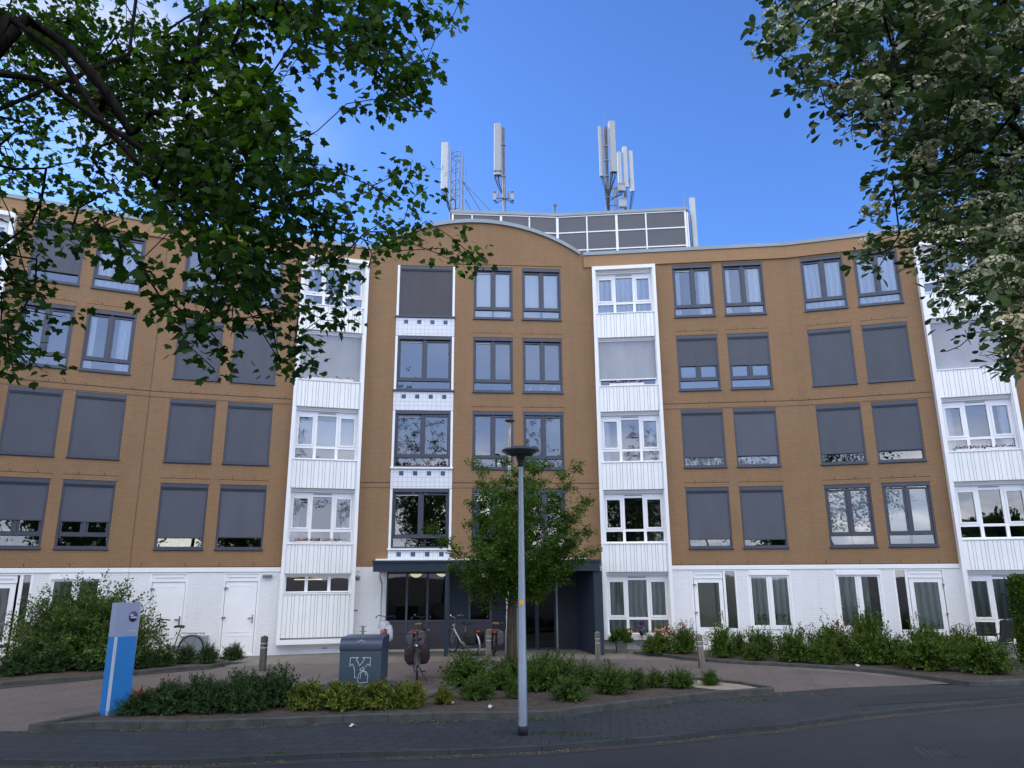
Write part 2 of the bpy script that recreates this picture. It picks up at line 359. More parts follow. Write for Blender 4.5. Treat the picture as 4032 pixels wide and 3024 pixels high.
for k in 'ABDFG':
    w = WL[k]; x0, x1 = SPAN[k]
    hs = wholes(k)
    if k == 'A': x0 = -42; hs.append((-17.2, -15.3, 2.61, 13.0))  # wing carried on unseen to the left, added to block the low sun
    if k == 'B': hs.append((-7.17, -5.19, 2.61, 13.0))
    if k == 'F': hs.append((3.04, 5.08, 2.61, 13.0))
    if k == 'G': hs.append((13.75, 15.7, 2.61, 13.0))
    if k == 'D': hs.append((strip[0], strip[1], 2.61, 13.12))
    mb = MB(); w.holes(mb, x0, x1, 2.61, ZT, hs)
    if k == 'D':   # gable: fan of columns below the arc
        R = 6.53; cx = -1.2; cz = 14.86-R; N = 40; xs = [-4.93+i*(2.52+4.93)/N for i in range(N+1)]
        top = lambda x: max(ZT, cz+math.sqrt(max(0, R*R-(x-cx)**2)))
        for a, b in zip(xs, xs[1:]):
            mb.face([w.p(a, 0, ZT), w.p(b, 0, ZT), w.p(b, 0, top(b)), w.p(a, 0, top(a))], [(a*w.q, ZT), (b*w.q, ZT), (b*w.q, top(b)), (a*w.q, top(a))])
        bk = MB()
        for a, b in zip(xs, xs[1:]):
            bk.face([w.p(b, -.35, ZT), w.p(a, -.35, ZT), w.p(a, -.35, top(a)), w.p(b, -.35, top(b))])
        part(bk, 'gable_back', 'roofing')
        fl = MB()
        for a, b in zip(xs, xs[1:]):
            za, zb = top(a), top(b)
            pa = [w.p(a, .07, za-.0), w.p(b, .07, zb-.0), w.p(b, .07, zb+.14), w.p(a, .07, za+.14)]
            fl.face(pa); fl.face([w.p(a, .07, za+.14), w.p(b, .07, zb+.14), w.p(b, -.4, zb+.14), w.p(a, -.4, za+.14)])
            fl.face([w.p(b, .07, zb), w.p(a, .07, za), w.p(a, -.01, za), w.p(b, -.01, zb)])
            fl.face([w.p(b, -.4, zb-.1), w.p(a, -.4, za-.1), w.p(a, -.4, za+.14), w.p(b, -.4, zb+.14)])
        part(fl, 'gable_flashing', 'flash')
    wallmb = mb
    # parapet band and flashing
    if k != 'D':
        pb = MB(); w.box(pb, x0, x1 - (.0 if k != 'B' else 0), .004, .055, 13.2, ZT-.01); part(pb, 'parapet_band', 'trimbrick')
        fl = MB(); w.box(fl, x0, x1, -.35, .09, ZT, ZT+.13)
        for i in range(int((x1-x0)/.9)): 
            X = x0+.4+i*.9; w.box(fl, X, X+.05, -.1, -.04, ZT+.132, ZT+.16)
        part(fl, 'parapet_flashing', 'flash')
    # string courses, soldier courses over the windows and their open joints
    gr = MB(); bands = wallmb
    zl = (5.17, 5.32) if k == 'D' else (7.84, 8.0)
    xr = [(x0, x1)]
    if k == 'B': xr = [(x0, -7.3), ]
    if k == 'F': xr = [(5.21, x1)]
    if k == 'A': xr = [(-15.17, x1)]
    if k == 'G': xr = [(x0, 13.62)]
    if k == 'D': xr = [(-4.95, -4.09), (-2.0, 2.65)]
    for a, b in xr:
        w.box(bands, a, b, .003, .014, zl[0], zl[1])
        w.box(gr, a, b, .003, .009, zl[1]+.002, zl[1]+.024)
        X = a+.3
        while X < b-.1: w.box(gr, X, X+.012, .003, .009, zl[1]+.02, zl[1]+.1); X += .82+rnd.random()*.5
        X = a+.3
        if k != 'D':
            while X < b-.1: w.box(gr, X, X+.012, .003, .007, 2.64, 2.74); X += .9+rnd.random()*.3
            w.box(gr, a, b, .003, .009, 2.612, 2.628)
    if k == 'B':
        w.box(bands, -5.07, -4.95, .003, .014, 5.17, 5.32); w.box(gr, -5.07, -4.95, .003, .009, 5.322, 5.338)
    if k == 'F':
        w.box(bands, 2.65, 2.92, .003, .014, 5.17, 5.32); w.box(gr, 2.65, 2.92, .003, .009, 5.322, 5.338)
    for c in COLS[k]:
        for r in ROWS:
            if k != 'D' and r == 3: continue
            if k == 'D' and r == 4: continue
            z = ROWS[r][1]
            if r == 1:
                if k == 'D': w.box(gr, -1.95, 1.85, .003, .009, z+.095, z+.11) if c is COLS[k][0] else None
                continue
            w.box(bands, c[0]-.04, c[1]+.04, .003, .011, z+.012, z+.155)
            w.box(gr, c[0]-.04, c[1]+.04, .003, .009, z+.157, z+.172)
            for f in (.25, .72): w.box(gr, c[0]+f*1.3, c[0]+f*1.3+.012, .003, .009, z+.175, z+.25)
    part(wallmb, 'brick_wall', 'brick')
    o = part(gr, 'open_joint', 'groove'); o['kind'] = 'stuff'
# ---------------- windows of the brown walls
def curtain(w, X0, X1, z0, z1, off, amp=.03, per=.09, mb=None):
    mb = mb or MB(); n = max(8, int((X1-X0)/per*4)); pr = rnd.random()*9
    pts = [(X0+(X1-X0)*i/n, off+amp*math.sin(2*PI*i/4+math.sin(i*.37+pr)*1.2)*(.6+.4*math.sin(i*.11+pr))) for i in range(n+1)]
    for (a, oa), (b, ob) in zip(pts, pts[1:]):
        mb.face([w.p(a, oa, z0), w.p(b, ob, z0), w.p(b, ob, z1), w.p(a, oa, z1)], [(a, z0), (b, z0), (b, z1), (a, z1)], True)
    return mb
def rect(mb, w, X0, X1, z0, z1, t, o0, o1):     # frame ring
    w.box(mb, X0, X1, o0, o1, z1-t, z1); w.box(mb, X0, X1, o0, o1, z0, z0+t)
    w.box(mb, X0, X0+t, o0, o1, z0+t, z1-t); w.box(mb, X1-t, X1, o0, o1, z0+t, z1-t)
def darkwin(k, X0, X1, z0, z1, scr=0, inner='dark', vent=False, low=.37, colr='screen', label=None, sill=True):
    w = WL[k]; mb = MB(); t = .055; H = z1-z0
    rect(mb, w, X0, X1, z0, z1, t, -.14, -.02)
    w.box(mb, X0+.01, X1-.01, -.12, .005, z1-.115, z1-.004)              # screen cassette
    zl = z0+low; w.box(mb, X0+t, X1-t, -.14, -.045, zl-.035, zl+.025)
    shadow_seams = ((X0+t+.002, X1-t-.002, -.135, -.04, z1-t-.03, z1-t-.001), (X0+t+.002, X1-t-.002, -.135, -.048, zl-.05, zl-.036), (X0-.012, X1+.012, -.1, .03, z0-.064, z0-.051), (X0, X1, -.1, .003, z1-.003, z1+.012))  # dark strips standing in for the shadow in the window rebates
    xm = (X0+X1)/2; w.box(mb, xm-.035, xm+.035, -.14, -.04, zl+.025, z1-t)
    for a, b in ((X0+t, xm-.035), (xm+.035, X1-t)): rect(mb, w, a+.004, b-.004, zl+.03, z1-t-.1, .05, -.13, -.055)
    w.box(mb, X0-.012, X1+.012, -.13, .045, z0-.05, z0+.012) if sill else None
    for a in (X0+.012, X1-.042): w.box(mb, a, a+.03, -.03, -.008, z0+.013, z1-.12)
    o = part(mb, 'window', 'dark'); 
    if label: o['label'] = label
    for q in shadow_seams: sm = MB(); w.box(sm, *q); sub(sm, 'shadow_seam', 'dark2', o)
    g = MB(); w.quad(g, X0+t, xm, -.1, zl, z1-t); w.quad(g, xm, X1-t, -.1, zl, z1-t, ); w.quad(g, X0+t, X1-t, -.1, z0+t, zl-.03)
    sub(g, 'glass_pane', 'glass', o)
    if vent:
        v = MB(); w.box(v, X0+t+.06, xm-.09, -.125, -.06, z1-t-.165, z1-t-.12); sub(v, 'vent_grille', 'white', o)
    zs = z1-.12-(H-.17)*scr
    if scr > 0:
        s = MB(); w.box(s, X0+.03, X1-.03, -.036, -.03, zs, z1-.115); sub(s, 'roller_screen', colr, o)
        s = MB(); w.box(s, X0+.03, X1-.03, -.042, -.022, zs-.035, zs); sub(s, 'bottom_bar', 'dark', o)
        s = MB(); w.box(s, X0+.02, X1-.02, -.06, -.006, z1-.175, z1-.117); sub(s, 'cassette_slot_shadow', 'dark2', o)  # dark strip painting the slot's shadow under the cassette
    if scr < .98:
        zt = min(z1, zs+.3) if scr else z1
        if inner == 'blind':
            s = MB()
            for a, b in ((X0+t+.05, xm-.06), (xm+.06, X1-t-.05), ): w.quad(s, a-.02, b+.02, -.15, z0+.02, zt-.1)
            sub(s, 'white_roller_blind', 'blind', o)
        elif inner == 'curtain':
            s = curtain(w, X0+.04, X1-.04, z0+.03, zt-.02, -.15); sub(s, 'net_curtain', 'curtain', o)
        elif inner == 'halfcurtain':
            s = curtain(w, xm+.2, X1-.04, z0+.03, zt-.02, -.15); curtain(w, X0+.04, X0+.26, z0+.03, zt-.02, -.15, mb=s); sub(s, 'net_curtain', 'curtain', o)
        elif inner == 'venetian':
            s = MB()
            w.quad(s, X0+t, X1-t, -.15, z0+.02, zt-.02); sub(s, 'venetian_blind', 'venetian', o)
    return o
STATE = {('A', 1): ((.82, 'none'), (0, 'curtain')), ('A', 2): ((0, 'dark'), (0, 'halfcurtain')), ('A', 3): ((1, 0), (1, 0)), ('A', 4): ((.6, 'dark'), (.6, 'dark')),
         ('B', 1): ((0, 'dark'), (0, 'curtain')), ('B', 2): ((1, 0), (1, 0)), ('B', 3): ((1, 0), (1, 0)), ('B', 4): ((.84, 'dark'), (.84, 'dark')),
         ('D', 1): ((0, 'blind'), (0, 'blind')), ('D', 2): ((0, 'dark'), (0, 'dark')), ('D', 3): ((0, 'dark'), (0, 'dark')), ('D', 4): ((0, 'halfcurtain'), (0, 'dark')),
         ('F', 1): ((0, 'halfcurtain'), (0, 'halfcurtain')), ('F', 2): ((.55, 'venetian'), (.55, 'venetian')), ('F', 3): ((.83, 'curtain'), (.83, 'curtain')), ('F', 4): ((.87, 'dark'), (.87, 'dark')),
         ('G', 1): ((0, 'curtain'), (0, 'curtain')), ('G', 2): ((1, 0), (1, 0)), ('G', 3): ((.83, 'none'), (.83, 'none')), ('G', 4): ((0, 'blind'), (0, 'blind'))}
for (k, r), st in STATE.items():
    for i, (sc, inn) in enumerate(st):
        c = COLS[k][i]; z0, z1 = ROWS[r]
        if .5 < sc: sc = min(1, sc+rnd.uniform(-.02, .012)) if sc < 1 else rnd.choice((1, 1, .985))
        darkwin(k, c[0], c[1], z0, z1, sc, inn, vent=(k in 'D' and i == 0) or (k == 'F' and r == 1 and i == 0) or (k == 'G' and r == 4 and i == 1))
# ---------------- white tiled strip with four wide windows
w = WL['D']
for (a, b) in ((10.475, 11.13), (7.8, 8.45), (5.14, 5.83), (2.86, 3.16)):
    mb = MB(); w.box(mb, -4.065, -2.025, -.05, .012, a, b); part(mb, 'tile_panel', 'tile')
    bt = MB(); 
    zb = {10.475: 10.91, 7.8: 8.21, 5.14: 5.57, 2.86: 2.93}[a]
    for x in (-3.79, -3.33, -2.87, -2.41): bt = MB(); w.box(bt, x, x+.145, .0125, .0165, zb, zb+.145); part(bt, 'blue_tile', 'bluetile')
for r in ROWS:
    z0, z1 = ROWS[r]; z0 += .02
    if r == 1: z1 = 13.1
    side = MB(); w.box(side, -4.065, -3.985, -.12, .01, z0-.03, z1+(.02 if r == 1 else .0)); part(side, 'window_side_board', 'white'); side = MB(); w.box(side, -2.105, -2.025, -.12, .01, z0-.03, z1)
    part(side, 'window_side_board', 'white')
    o = darkwin('D', -3.98, -2.11, z0, z1-.0, 1 if r == 1 else 0, 'dark', vent=True, colr='screenblack', sill=False)
    sl = MB(); w.box(sl, -4.09, -2.0, -.02, .07, z0-.055, z0-.0); sub(sl, 'window_sill', 'dark' if r < 3 else 'white', o)
# ---------------- white bays
def bay(key, mode):
    k, X0, X1 = BAY[key]; w = WL[k]; t = .105; F = .26
    mb = MB(); zb = .31
    w.box(mb, X0, X0+t, -.05, F, zb, 13.13); w.box(mb, X1-t, X1, -.05, F, zb, 13.13)
    w.box(mb, X0+t, X1-t, -.05, F, 13.0, 13.13); w.box(mb, X0+t, X1-t, -.05, F, zb, .45)
    o = part(mb, 'bay_frame', 'white')
    a, b = X0+t, X1-t
    sp = [(10.43, 11.35), (7.76, 8.68), (5.08, 6.02), (2.41, 3.33)] + ([(.5, 1.81)] if key == 'left' else [])
    for z0, z1 in sp:
        cp = MB(); w.box(cp, a+.002, b-.002, .0, .2, z0, z1-.03); w.box(cp, a+.002, b-.002, -.02, .235, z1-.028, z1+.006)
        W_ = b-a; u = W_/18.3; x = a; seq = [1.25, 1.0, .68]; j = 0
        seams = MB()
        while x < b-.04:
            ww = u*seq[j % 3]*1.06; xe = min(x+ww, b); w.box(cp, x+.006, xe-.006, .2, .212, z0+.004, z1-.034)
            x += ww; j += 1
        c = sub(cp, 'cladding_panel', 'board', o)
        sm = MB(); w.quad(sm, a+.004, b-.004, .2015, z0+.002, z1-.034); sub(sm, 'cladding_joint', 'gap', o)
    open_ = [(11.35, 13.0), (8.68, 10.43), (6.02, 7.76), (3.33, 5.08)] + ([(1.81, 2.41)] if key == 'left' else [(.45, 2.41)])
    for i, (z0, z1) in enumerate(open_):
        st = mode[i]; wn = MB(); p0, p1 = a+.03, b-.03; x1 = p0+(p1-p0)*.325; x2 = p0+(p1-p0)*.675
        # reveal
        rv = MB(); w.box(rv, a+.001, a+.03, -.1, .19, z0+.007, z1-.001); w.box(rv, b-.03, b-.001, -.1, .19, z0+.007, z1-.001); w.box(rv, a+.03, b-.03, -.1, .1, z1-.06, z1-.002)
        sub(rv, 'reveal_board', 'white', o)
        if key == 'left' and i == 4:
            rect(wn, w, p0, p1, z0+.02, z1-.06, .04, -.1, .0)
            for x in (x1, x2): w.box(wn, x-.045, x+.045, -.1, .0, z0+.06, z1-.1)
            wo = part(wn, 'strip_window', 'white'); g = MB(); w.quad(g, p0+.04, p1-.04, -.05, z0+.05, z1-.1); sub(g, 'glass_pane', 'glass', wo)
            tb = MB()
            for (xa, xb, zz) in ((-6.75, -5.75, 2.33), (-6.85, -6.0, 2.22)):
                tb.tube([w.p(xa, -1.1, zz), w.p(xb, -1.1, zz)], .018, 6)
            sub(tb, 'strip_light', 'tube', wo)
            continue
        zlow = z0 + (.42 if i < 4 else .5); ztop = z1-.06
        rect(wn, w, p0, p1, z0+.01, ztop, .045, -.1, .0)
        zh = ztop-.15
        w.box(wn, p0+.045, p1-.045, -.1, -.005, zh-.05, zh)          # head transom
        w.box(wn, p0+.045, p1-.045, -.09, -.02, zh, ztop-.045)       # vent band
        w.box(wn, p0+.045, p1-.045, -.1, -.002, zlow-.04, zlow+.04)
        for x in (x1, x2): w.box(wn, x-.045, x+.045, -.1, -.003, z0+.055, zh-.05)
        for xa, xb in ((p0+.045, x1-.045), (x2+.045, p1-.045)): rect(wn, w, xa+.004, xb-.004, zlow+.044, zh-.054, .055, -.09, .012)
        wo = part(wn, 'bay_window', 'white')
        vg = MB(); w.box(vg, x1+.06, x2-.06, -.02, -.002, zh+.025, zh+.055); sub(vg, 'vent_grille', 'gap', wo)
        g = MB()
        for xa, xb in ((p0+.045, x1-.045), (x1+.045, x2-.045), (x2+.045, p1-.045)):
            w.quad(g, xa, xb, -.05, zlow+.04, zh-.05); w.quad(g, xa, xb, -.05, z0+.05, zlow-.04)
        sub(g, 'glass_pane', 'glass', wo)
        cb = MB(); w.box(cb, p0+.01, p1-.01, -.0, .06, ztop-.05, ztop+.05); sub(cb, 'screen_cassette', 'white', wo)
        if st[:1] == 's' and st != 'side':
            fr = float(st[1:]); zs = ztop-.05-(ztop-z0-.08)*fr
            s = MB(); w.box(s, p0+.02, p1-.02, .028, .034, zs, ztop-.05); sub(s, 'roller_screen', 'screenlight', wo)
            s = MB(); w.box(s, p0+.02, p1-.02, .02, .045, zs-.04, zs); sub(s, 'bottom_bar', 'white', wo)
        elif st == 'curtain':
            s = curtain(w, p0+.02, p1-.02, z0+.03, zh-.0, -.1, .03, .1); sub(s, 'net_curtain', 'curtain', wo)
        elif st == 'blind':
            s = MB(); w.quad(s, p0+.05, p1-.05, -.18, zlow-.02, zh-.2); sub(s, 'white_roller_blind', 'blind', wo)
        elif st == 'drape':
            s = curtain(w, p0+.02, p1-.02, z0+.03, zh, -.11, .035, .11); sub(s, 'drape', 'drape', wo)
        elif st == 'side':
            s = curtain(w, p0+.02, p0+.3, z0+.03, zh, -.11, .035, .1); curtain(w, p1-.35, p1-.02, z0+.03, zh, -.11, .035, .1, mb=s); sub(s, 'net_curtain', 'curtain', wo)
bay('right', ['curtain', 's.85', 'side', 'dark', 'drape'])
bay('left', ['side', 's1', 'blind', 'side', ''])
bay('farright', ['dark', 's1', 'side', 'dark', 'drape'])
bay('farleft', ['side', 'curtain', 'dark', 'side', 'drape'])
# ---------------- white ground storey
def door_set(k, fx0, fx1, lx0, lx1, side, glazed, hinge):
    w = WL[k]; mb = MB()
    rect(mb, w, fx0, fx1, 0.01, 2.46, .05, -.12, -.0)
    w.box(mb, lx0-.01, lx1+.01, -.12, -.005, 2.19, 2.25); w.box(mb, lx0-.01, lx1+.01, -.12, -.03, 2.25, 2.42)
    if side: w.box(mb, side[0], side[1], -.12, -.004, .06, 2.41)
    dn = part(mb, 'door_frame', 'white')
    vg = MB(); w.box(vg, lx0+.03, lx1-.03, -.03, -.012, 2.28, 2.38); sub(vg, 'vent_grille', 'board', dn)
    sl = MB(); w.box(sl, lx0+.06, lx1-.06, -.012, -.009, 2.3, 2.315); sub(sl, 'vent_slot', 'gap', dn)
    lf = MB(); t = .12
    if glazed:
        rect(lf, w, lx0, lx1, .05, 2.18, t, -.09, -.025); w.box(lf, lx0+t, lx1-t, -.09, -.026, .17, .68)
        w.box(lf, lx0+.18, lx1-.18, -.025, -.018, .14, .5)
    else:
        w.box(lf, lx0, lx1, -.09, -.03, .05, 2.18)
        for za, zb in ((.16, .6), (.7, 2.06)):
            rect(lf, w, lx0+.11, lx1-.11, za, zb, .012, -.03, -.022)
    d = part(lf, 'door', 'white')
    if glazed:
        g = MB(); w.quad(g, lx0+t, lx1-t, -.06, .68, 2.06); sub(g, 'glass_pane', 'glass', d)
    h = MB(); hx = (lx1-.07) if hinge == 'L' else (lx0+.07); sg = -1 if hinge == 'L' else 1
    w.box(h, hx-.018, hx+.018, -.024, -.014, .95, 1.2); w.box(h, min(hx, hx+sg*.13), max(hx, hx+sg*.13), -.014, .02, 1.1, 1.122)
    sub(h, 'door_handle', 'chrome', d)
    hn = MB(); gx = lx0-.01 if hinge == 'L' else lx1+.01
    for z in (1.12, 1.98): w.box(hn, gx-.03, gx+.08 if hinge == 'L' else gx+.03, -.02, .02, z, z+.035); w.box(hn, gx-.012, gx+.012, -.015, .015, z-.06, z+.03)
    sub(hn, 'hinge', 'galv', d)
    return dn, d
def gwin(k, X0, X1, z0=.62, z1=2.46, inner='drape', part2=None):
    w = WL[k]; mb = MB(); xm = (X0+X1)/2
    rect(mb, w, X0, X1, z0, z1, .07, -.12, -.005); w.box(mb, X0+.07, X1-.07, -.1, .03, z1-.17, z1-.04)
    w.box(mb, xm-.03, xm+.03, -.11, -.01, z0+.07, z1-.17)
    for a, b in ((X0+.07, xm-.03), (xm+.03, X1-.07)): rect(mb, w, a+.004, b-.004, z0+.074, z1-.174, .055, -.1, -.02)
    o = part(mb, 'ground_window', 'white')
    g = MB(); w.quad(g, X0+.07, xm-.03, -.06, z0+.07, z1-.17); w.quad(g, xm+.03, X1-.07, -.06, z0+.07, z1-.17); sub(g, 'glass_pane', 'glass', o)
    c = curtain(w, X0+.08, (X1 if part2 is None else part2)-.08, z0+.02, z1-.2, -.12, .035, .1); sub(c, 'drape', 'drape', o)
    return o
GH = {'A': [(-14.75, -13.55, 0, 2.46), (-13.21, -11.95, .62, 2.46), (-17.2, -15.3, .45, 2.41)],
      'B': [(-10.82, -9.82, 0, 2.46), (-8.85, -7.85, 0, 2.46), (-7.17, -5.19, 1.81, 2.41)],
      'F': [(3.04, 5.08, .45, 2.41), (5.8, 7.22, 0, 2.46), (7.55, 8.93, .6, 2.46)],
      'G': [(10.2, 11.55, .62, 2.46), (11.86, 13.22, 0, 2.46), (13.75, 15.7, .45, 2.41)], 'D': [(-4.07, 2.4, 0, 2.55)]}
for k, hs in GH.items():
    w = WL[k]; x0, x1 = SPAN[k]; x0 = -42 if k == 'A' else x0
    mb = MB(); w.holes(mb, x0, x1, -.1, 2.608, hs, off=.004, rev=.14); part(mb, 'white_brick_wall', 'whitebrick')
    lb = MB()
    segs = {'A': [(-42, -17.32), (-15.18, -11.4)], 'B': [(-11.4, -7.29), (-5.07, -4.95)], 'F': [(5.2, 9.73)], 'G': [(9.73, 13.63), (15.82, 24)], 'D': []}[k]
    for a, b in segs: lb = MB(); w.box(lb, a, b, .008, .03, 2.475, 2.6); part(lb, 'lintel_band', 'white')
door_set('A', -14.75, -13.55, -14.68, -13.9, (-13.84, -13.76), True, 'L')
gwin('A', -13.21, -11.95)
door_set('B', -10.82, -9.82, -10.76, -9.88, None, False, 'L')
door_set('B', -8.85, -7.85, -8.79, -7.91, None, False, 'L')
door_set('F', 5.8, 7.22, 5.87, 6.78, (6.8, 6.87), True, 'L')
gwin('F', 7.55, 8.93)
gwin('G', 10.2, 11.55, part2=11.25)
door_set('G', 11.86, 13.22, 12.26, 13.15, (12.17, 12.24), True, 'R')
for k, a, b, m, xs in (('F', 5.95, 7.16, 'olive', None), ('G', 12.38, 13.05, 'drape', None), ('A', -14.6, -14.0, 'drape', None)):
    w = WL[k]
    if m == 'olive': s = MB(); w.quad(s, a, b, -.1, .1, 2.1); w.quad(s, 6.86, 7.18, -.1, .6, 2.42); part(s, 'olive_blind', m)
    else: part(curtain(w, a-.05, b+.05, .1, 2.12, -.12, .035, .1), 'drape', m)
for k, a, b in (('F', 6.87, 7.17), ('G', 11.91, 12.17), ('A', -13.76, -13.6)):
    g = MB(); WL[k].quad(g, a, b, -.06, .65, 2.4); part(g, 'side_light', 'glass')
    s = MB(); WL[k].box(s, a, b, -.1, -.02, .06, .65); part(s, 'side_panel', 'white')
# small fittings on the white walls
w = WL['B']
mb = MB(); w.box(mb, -7.78, -7.5, .03, .12, 2.3, 2.39); part(mb, 'outdoor_light', 'galv', .02)
mb = MB(); mtx = Matrix.Rotation(PI/2, 4, 'X'); mb.lathe([(.0, .03), (.075, .03), (.08, .0), (.055, .012), (0, .014)], w.p(-5.0, .01, 2.27), 16, mtx=mtx); part(mb, 'vent_disc', 'galv')
mb = MB(); w.box(mb, -5.08, -4.96, .005, .02, 1.24, 1.29); part(mb, 'name_plate', 'galv')
mb = MB(); w.box(mb, -5.95, -5.8, .005, .012, .14, .18); part(mb, 'air_brick', 'flash')
mb = MB(); w.box(mb, -9.8, -9.12, .02, .28, .05, .64); part(mb, 'meter_cabinet', 'flash', .01)
# ---------------- interiors: floors and back walls
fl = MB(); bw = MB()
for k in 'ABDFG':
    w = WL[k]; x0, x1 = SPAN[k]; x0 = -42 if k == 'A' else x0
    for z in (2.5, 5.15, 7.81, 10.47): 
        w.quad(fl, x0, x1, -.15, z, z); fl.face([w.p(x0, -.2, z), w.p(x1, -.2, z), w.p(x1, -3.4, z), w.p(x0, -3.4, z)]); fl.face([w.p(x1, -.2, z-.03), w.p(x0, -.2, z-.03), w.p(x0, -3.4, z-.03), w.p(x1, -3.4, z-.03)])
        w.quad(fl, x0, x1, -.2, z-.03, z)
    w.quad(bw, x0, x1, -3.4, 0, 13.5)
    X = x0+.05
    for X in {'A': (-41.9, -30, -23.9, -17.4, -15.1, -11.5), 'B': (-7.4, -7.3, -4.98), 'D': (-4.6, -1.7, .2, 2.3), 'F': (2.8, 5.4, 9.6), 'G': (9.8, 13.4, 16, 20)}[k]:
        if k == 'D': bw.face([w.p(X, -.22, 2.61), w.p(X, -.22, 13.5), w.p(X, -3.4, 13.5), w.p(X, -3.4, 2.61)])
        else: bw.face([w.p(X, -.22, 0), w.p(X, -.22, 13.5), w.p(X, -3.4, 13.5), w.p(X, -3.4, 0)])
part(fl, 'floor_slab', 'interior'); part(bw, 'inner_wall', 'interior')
# ---------------- roof deck and the sides away from the street
deck = [(-42, 28.1-.481*42+.2)] + [(x, WL[k].a+WL[k].s*x+.2) for k, x in (('A', -11.4), ('B', -4.95), ('D', 2.65), ('F', 9.73), ('G', 24))]
poly = [(x, y) for x, y in deck] + [(24, 34), (9, 38), (-6, 38.5), (-24, 31), (-46, 20)]
mb = MB(); mb.prism(poly, 13.3, 13.5); part(mb, 'roof_deck', 'roofing')
mb = MB(); back = [(24, 34), (9, 38), (-6, 38.5), (-24, 31), (-46, 20)]
chain = [(24, 27.33-.295*24)] + back + [(-42, 28.1-.481*42)]
for (xa, ya), (xb, yb) in zip(chain, chain[1:]):
    mb.face([(xa, ya, 0), (xb, yb, 0), (xb, yb, 13.78), (xa, ya, 13.78)], [(0, 0), (math.hypot(xa-xb, ya-yb), 0), (math.hypot(xa-xb, ya-yb), 13.78), (0, 13.78)])
part(mb, 'rear_wall', 'brick')
# ---------------- entrance under the dark canopy
w = WL['D']
mb = MB(); YF = 23.3
def hexa(mb, q, z0, z1):
    vs = [(x, y, z0) for x, y in q]+[(x, y, z1) for x, y in q]
    mb.raw(vs, [(3, 2, 1, 0), (4, 5, 6, 7)]+[(i, (i+1) % 4, 4+(i+1) % 4, 4+i) for i in range(4)])
hexa(mb, [(-4.28, YF), (2.66, YF), (2.66, 25.19), (-4.28, 24.64)], 2.452, 2.72)
hexa(mb, [(-4.31, YF-.03), (2.69, YF-.03), (2.69, 25.19), (-4.31, 24.64)], 2.722, 2.79)
cn = part(mb, 'canopy', 'navy')
js = MB(); 
for x in (-2.25, .4): js.box(x, x+.01, YF-.003, YF+.01, 2.46, 2.715)
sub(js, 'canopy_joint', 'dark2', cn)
wf = MB(); w.box(wf, -4.44, 2.4, .01, .16, 2.8, 2.86); part(wf, 'canopy_wall_flashing', 'white')
mb = MB(); mb.box(-2.06, -1.95, 23.2, 23.31, 0, 2.452); part(mb, 'canopy_post', 'navy')
mb = MB(); hexa(mb, [(2.46, 23.36), (2.72, 23.36), (2.78, 25.2), (2.08, 25.16)], 0, 2.451); part(mb, 'portal_wall', 'navy')
mb = MB(); mb.tube([(-4.08, 23.5, 2.44), (-4.12, 23.62, 2.3), (-4.2, 24.45, 2.1), (-4.2, 24.5, .05)], .04, 8); part(mb, 'drain_pipe', 'white')
gl = MB(); pn = MB(); fr = MB(); pl = MB()
xs = [-4.07, -3.42, -2.76, -2.08, -1.41, -.72]
w.box(pl, -4.07, -.72, -.1, .03, -.05, .07); part(pl, 'plinth', 'concrete')
for i, x in enumerate(xs): w.box(fr, x-.035 if i else x, x+.035, -.1, .0, .08, 2.44)
w.box(fr, -4.03, -.755, -.1, -.002, .88, .95); w.box(fr, -4.03, -.755, -.1, -.002, 2.38, 2.45); w.box(fr, -4.03, -.755, -.1, -.002, .072, .12)
ent = part(fr, 'entrance_glazing', 'dark')
for a, b in zip(xs, xs[1:]):
    c = MB(); w.box(c, a+.036, b-.036, -.07, -.03, .121, .879); sub(c, 'lower_panel', 'panelmauve', ent)
    c = MB()
    if abs(a+2.08) < .01: w.box(c, a+.036, b-.036, -.07, -.03, .951, 2.379); sub(c, 'dark_panel', 'navy', ent)
    else: w.quad(c, a+.036, b-.036, -.05, .951, 2.379); sub(c, 'glass_pane', 'glassdark', ent)
mb = MB(); w.box(mb, -.684, .1, -.1, .0, 0, 2.45); part(mb, 'entrance_brick_wall', 'navybrick'); mb = MB(); w.box(mb, 1.45, 2.1, -.1, .0, 0, 2.45); part(mb, 'entrance_brick_wall', 'navybrick')
mb = MB(); w.box(mb, .1, .15, -.12, .01, 0, 2.45); w.box(mb, 1.4, 1.45, -.12, .01, 0, 2.45); w.box(mb, .15, 1.4, -.12, .008, 2.36, 2.45); part(mb, 'entrance_door_frame', 'flash')
for a, b in ((.155, .772), (.778, 1.395)):
    lf = MB(); rect(lf, w, a, b, .01, 2.35, .055, -.09, -.03); d = part(lf, 'entrance_door', 'navy')
    g = MB(); w.quad(g, a+.055, b-.055, -.06, .065, 2.295); sub(g, 'glass_pane', 'glassdark', d)
    if a > .5: s = MB(); w.box(s, a+.12, a+.22, -.057, -.054, 2.08, 2.13); sub(s, 'door_notice', 'paper', d)
    else: s = MB(); w.box(s, b-.2, b-.07, -.057, -.054, 1.98, 2.2); sub(s, 'door_notice', 'paper', d)
mb = MB(); mb.lathe([(0, 0), (.03, 0), (.03, .02), (0, .025)], w.p(-.35, .0, .84), 12, mtx=mtx); part(mb, 'door_bell', 'galv')
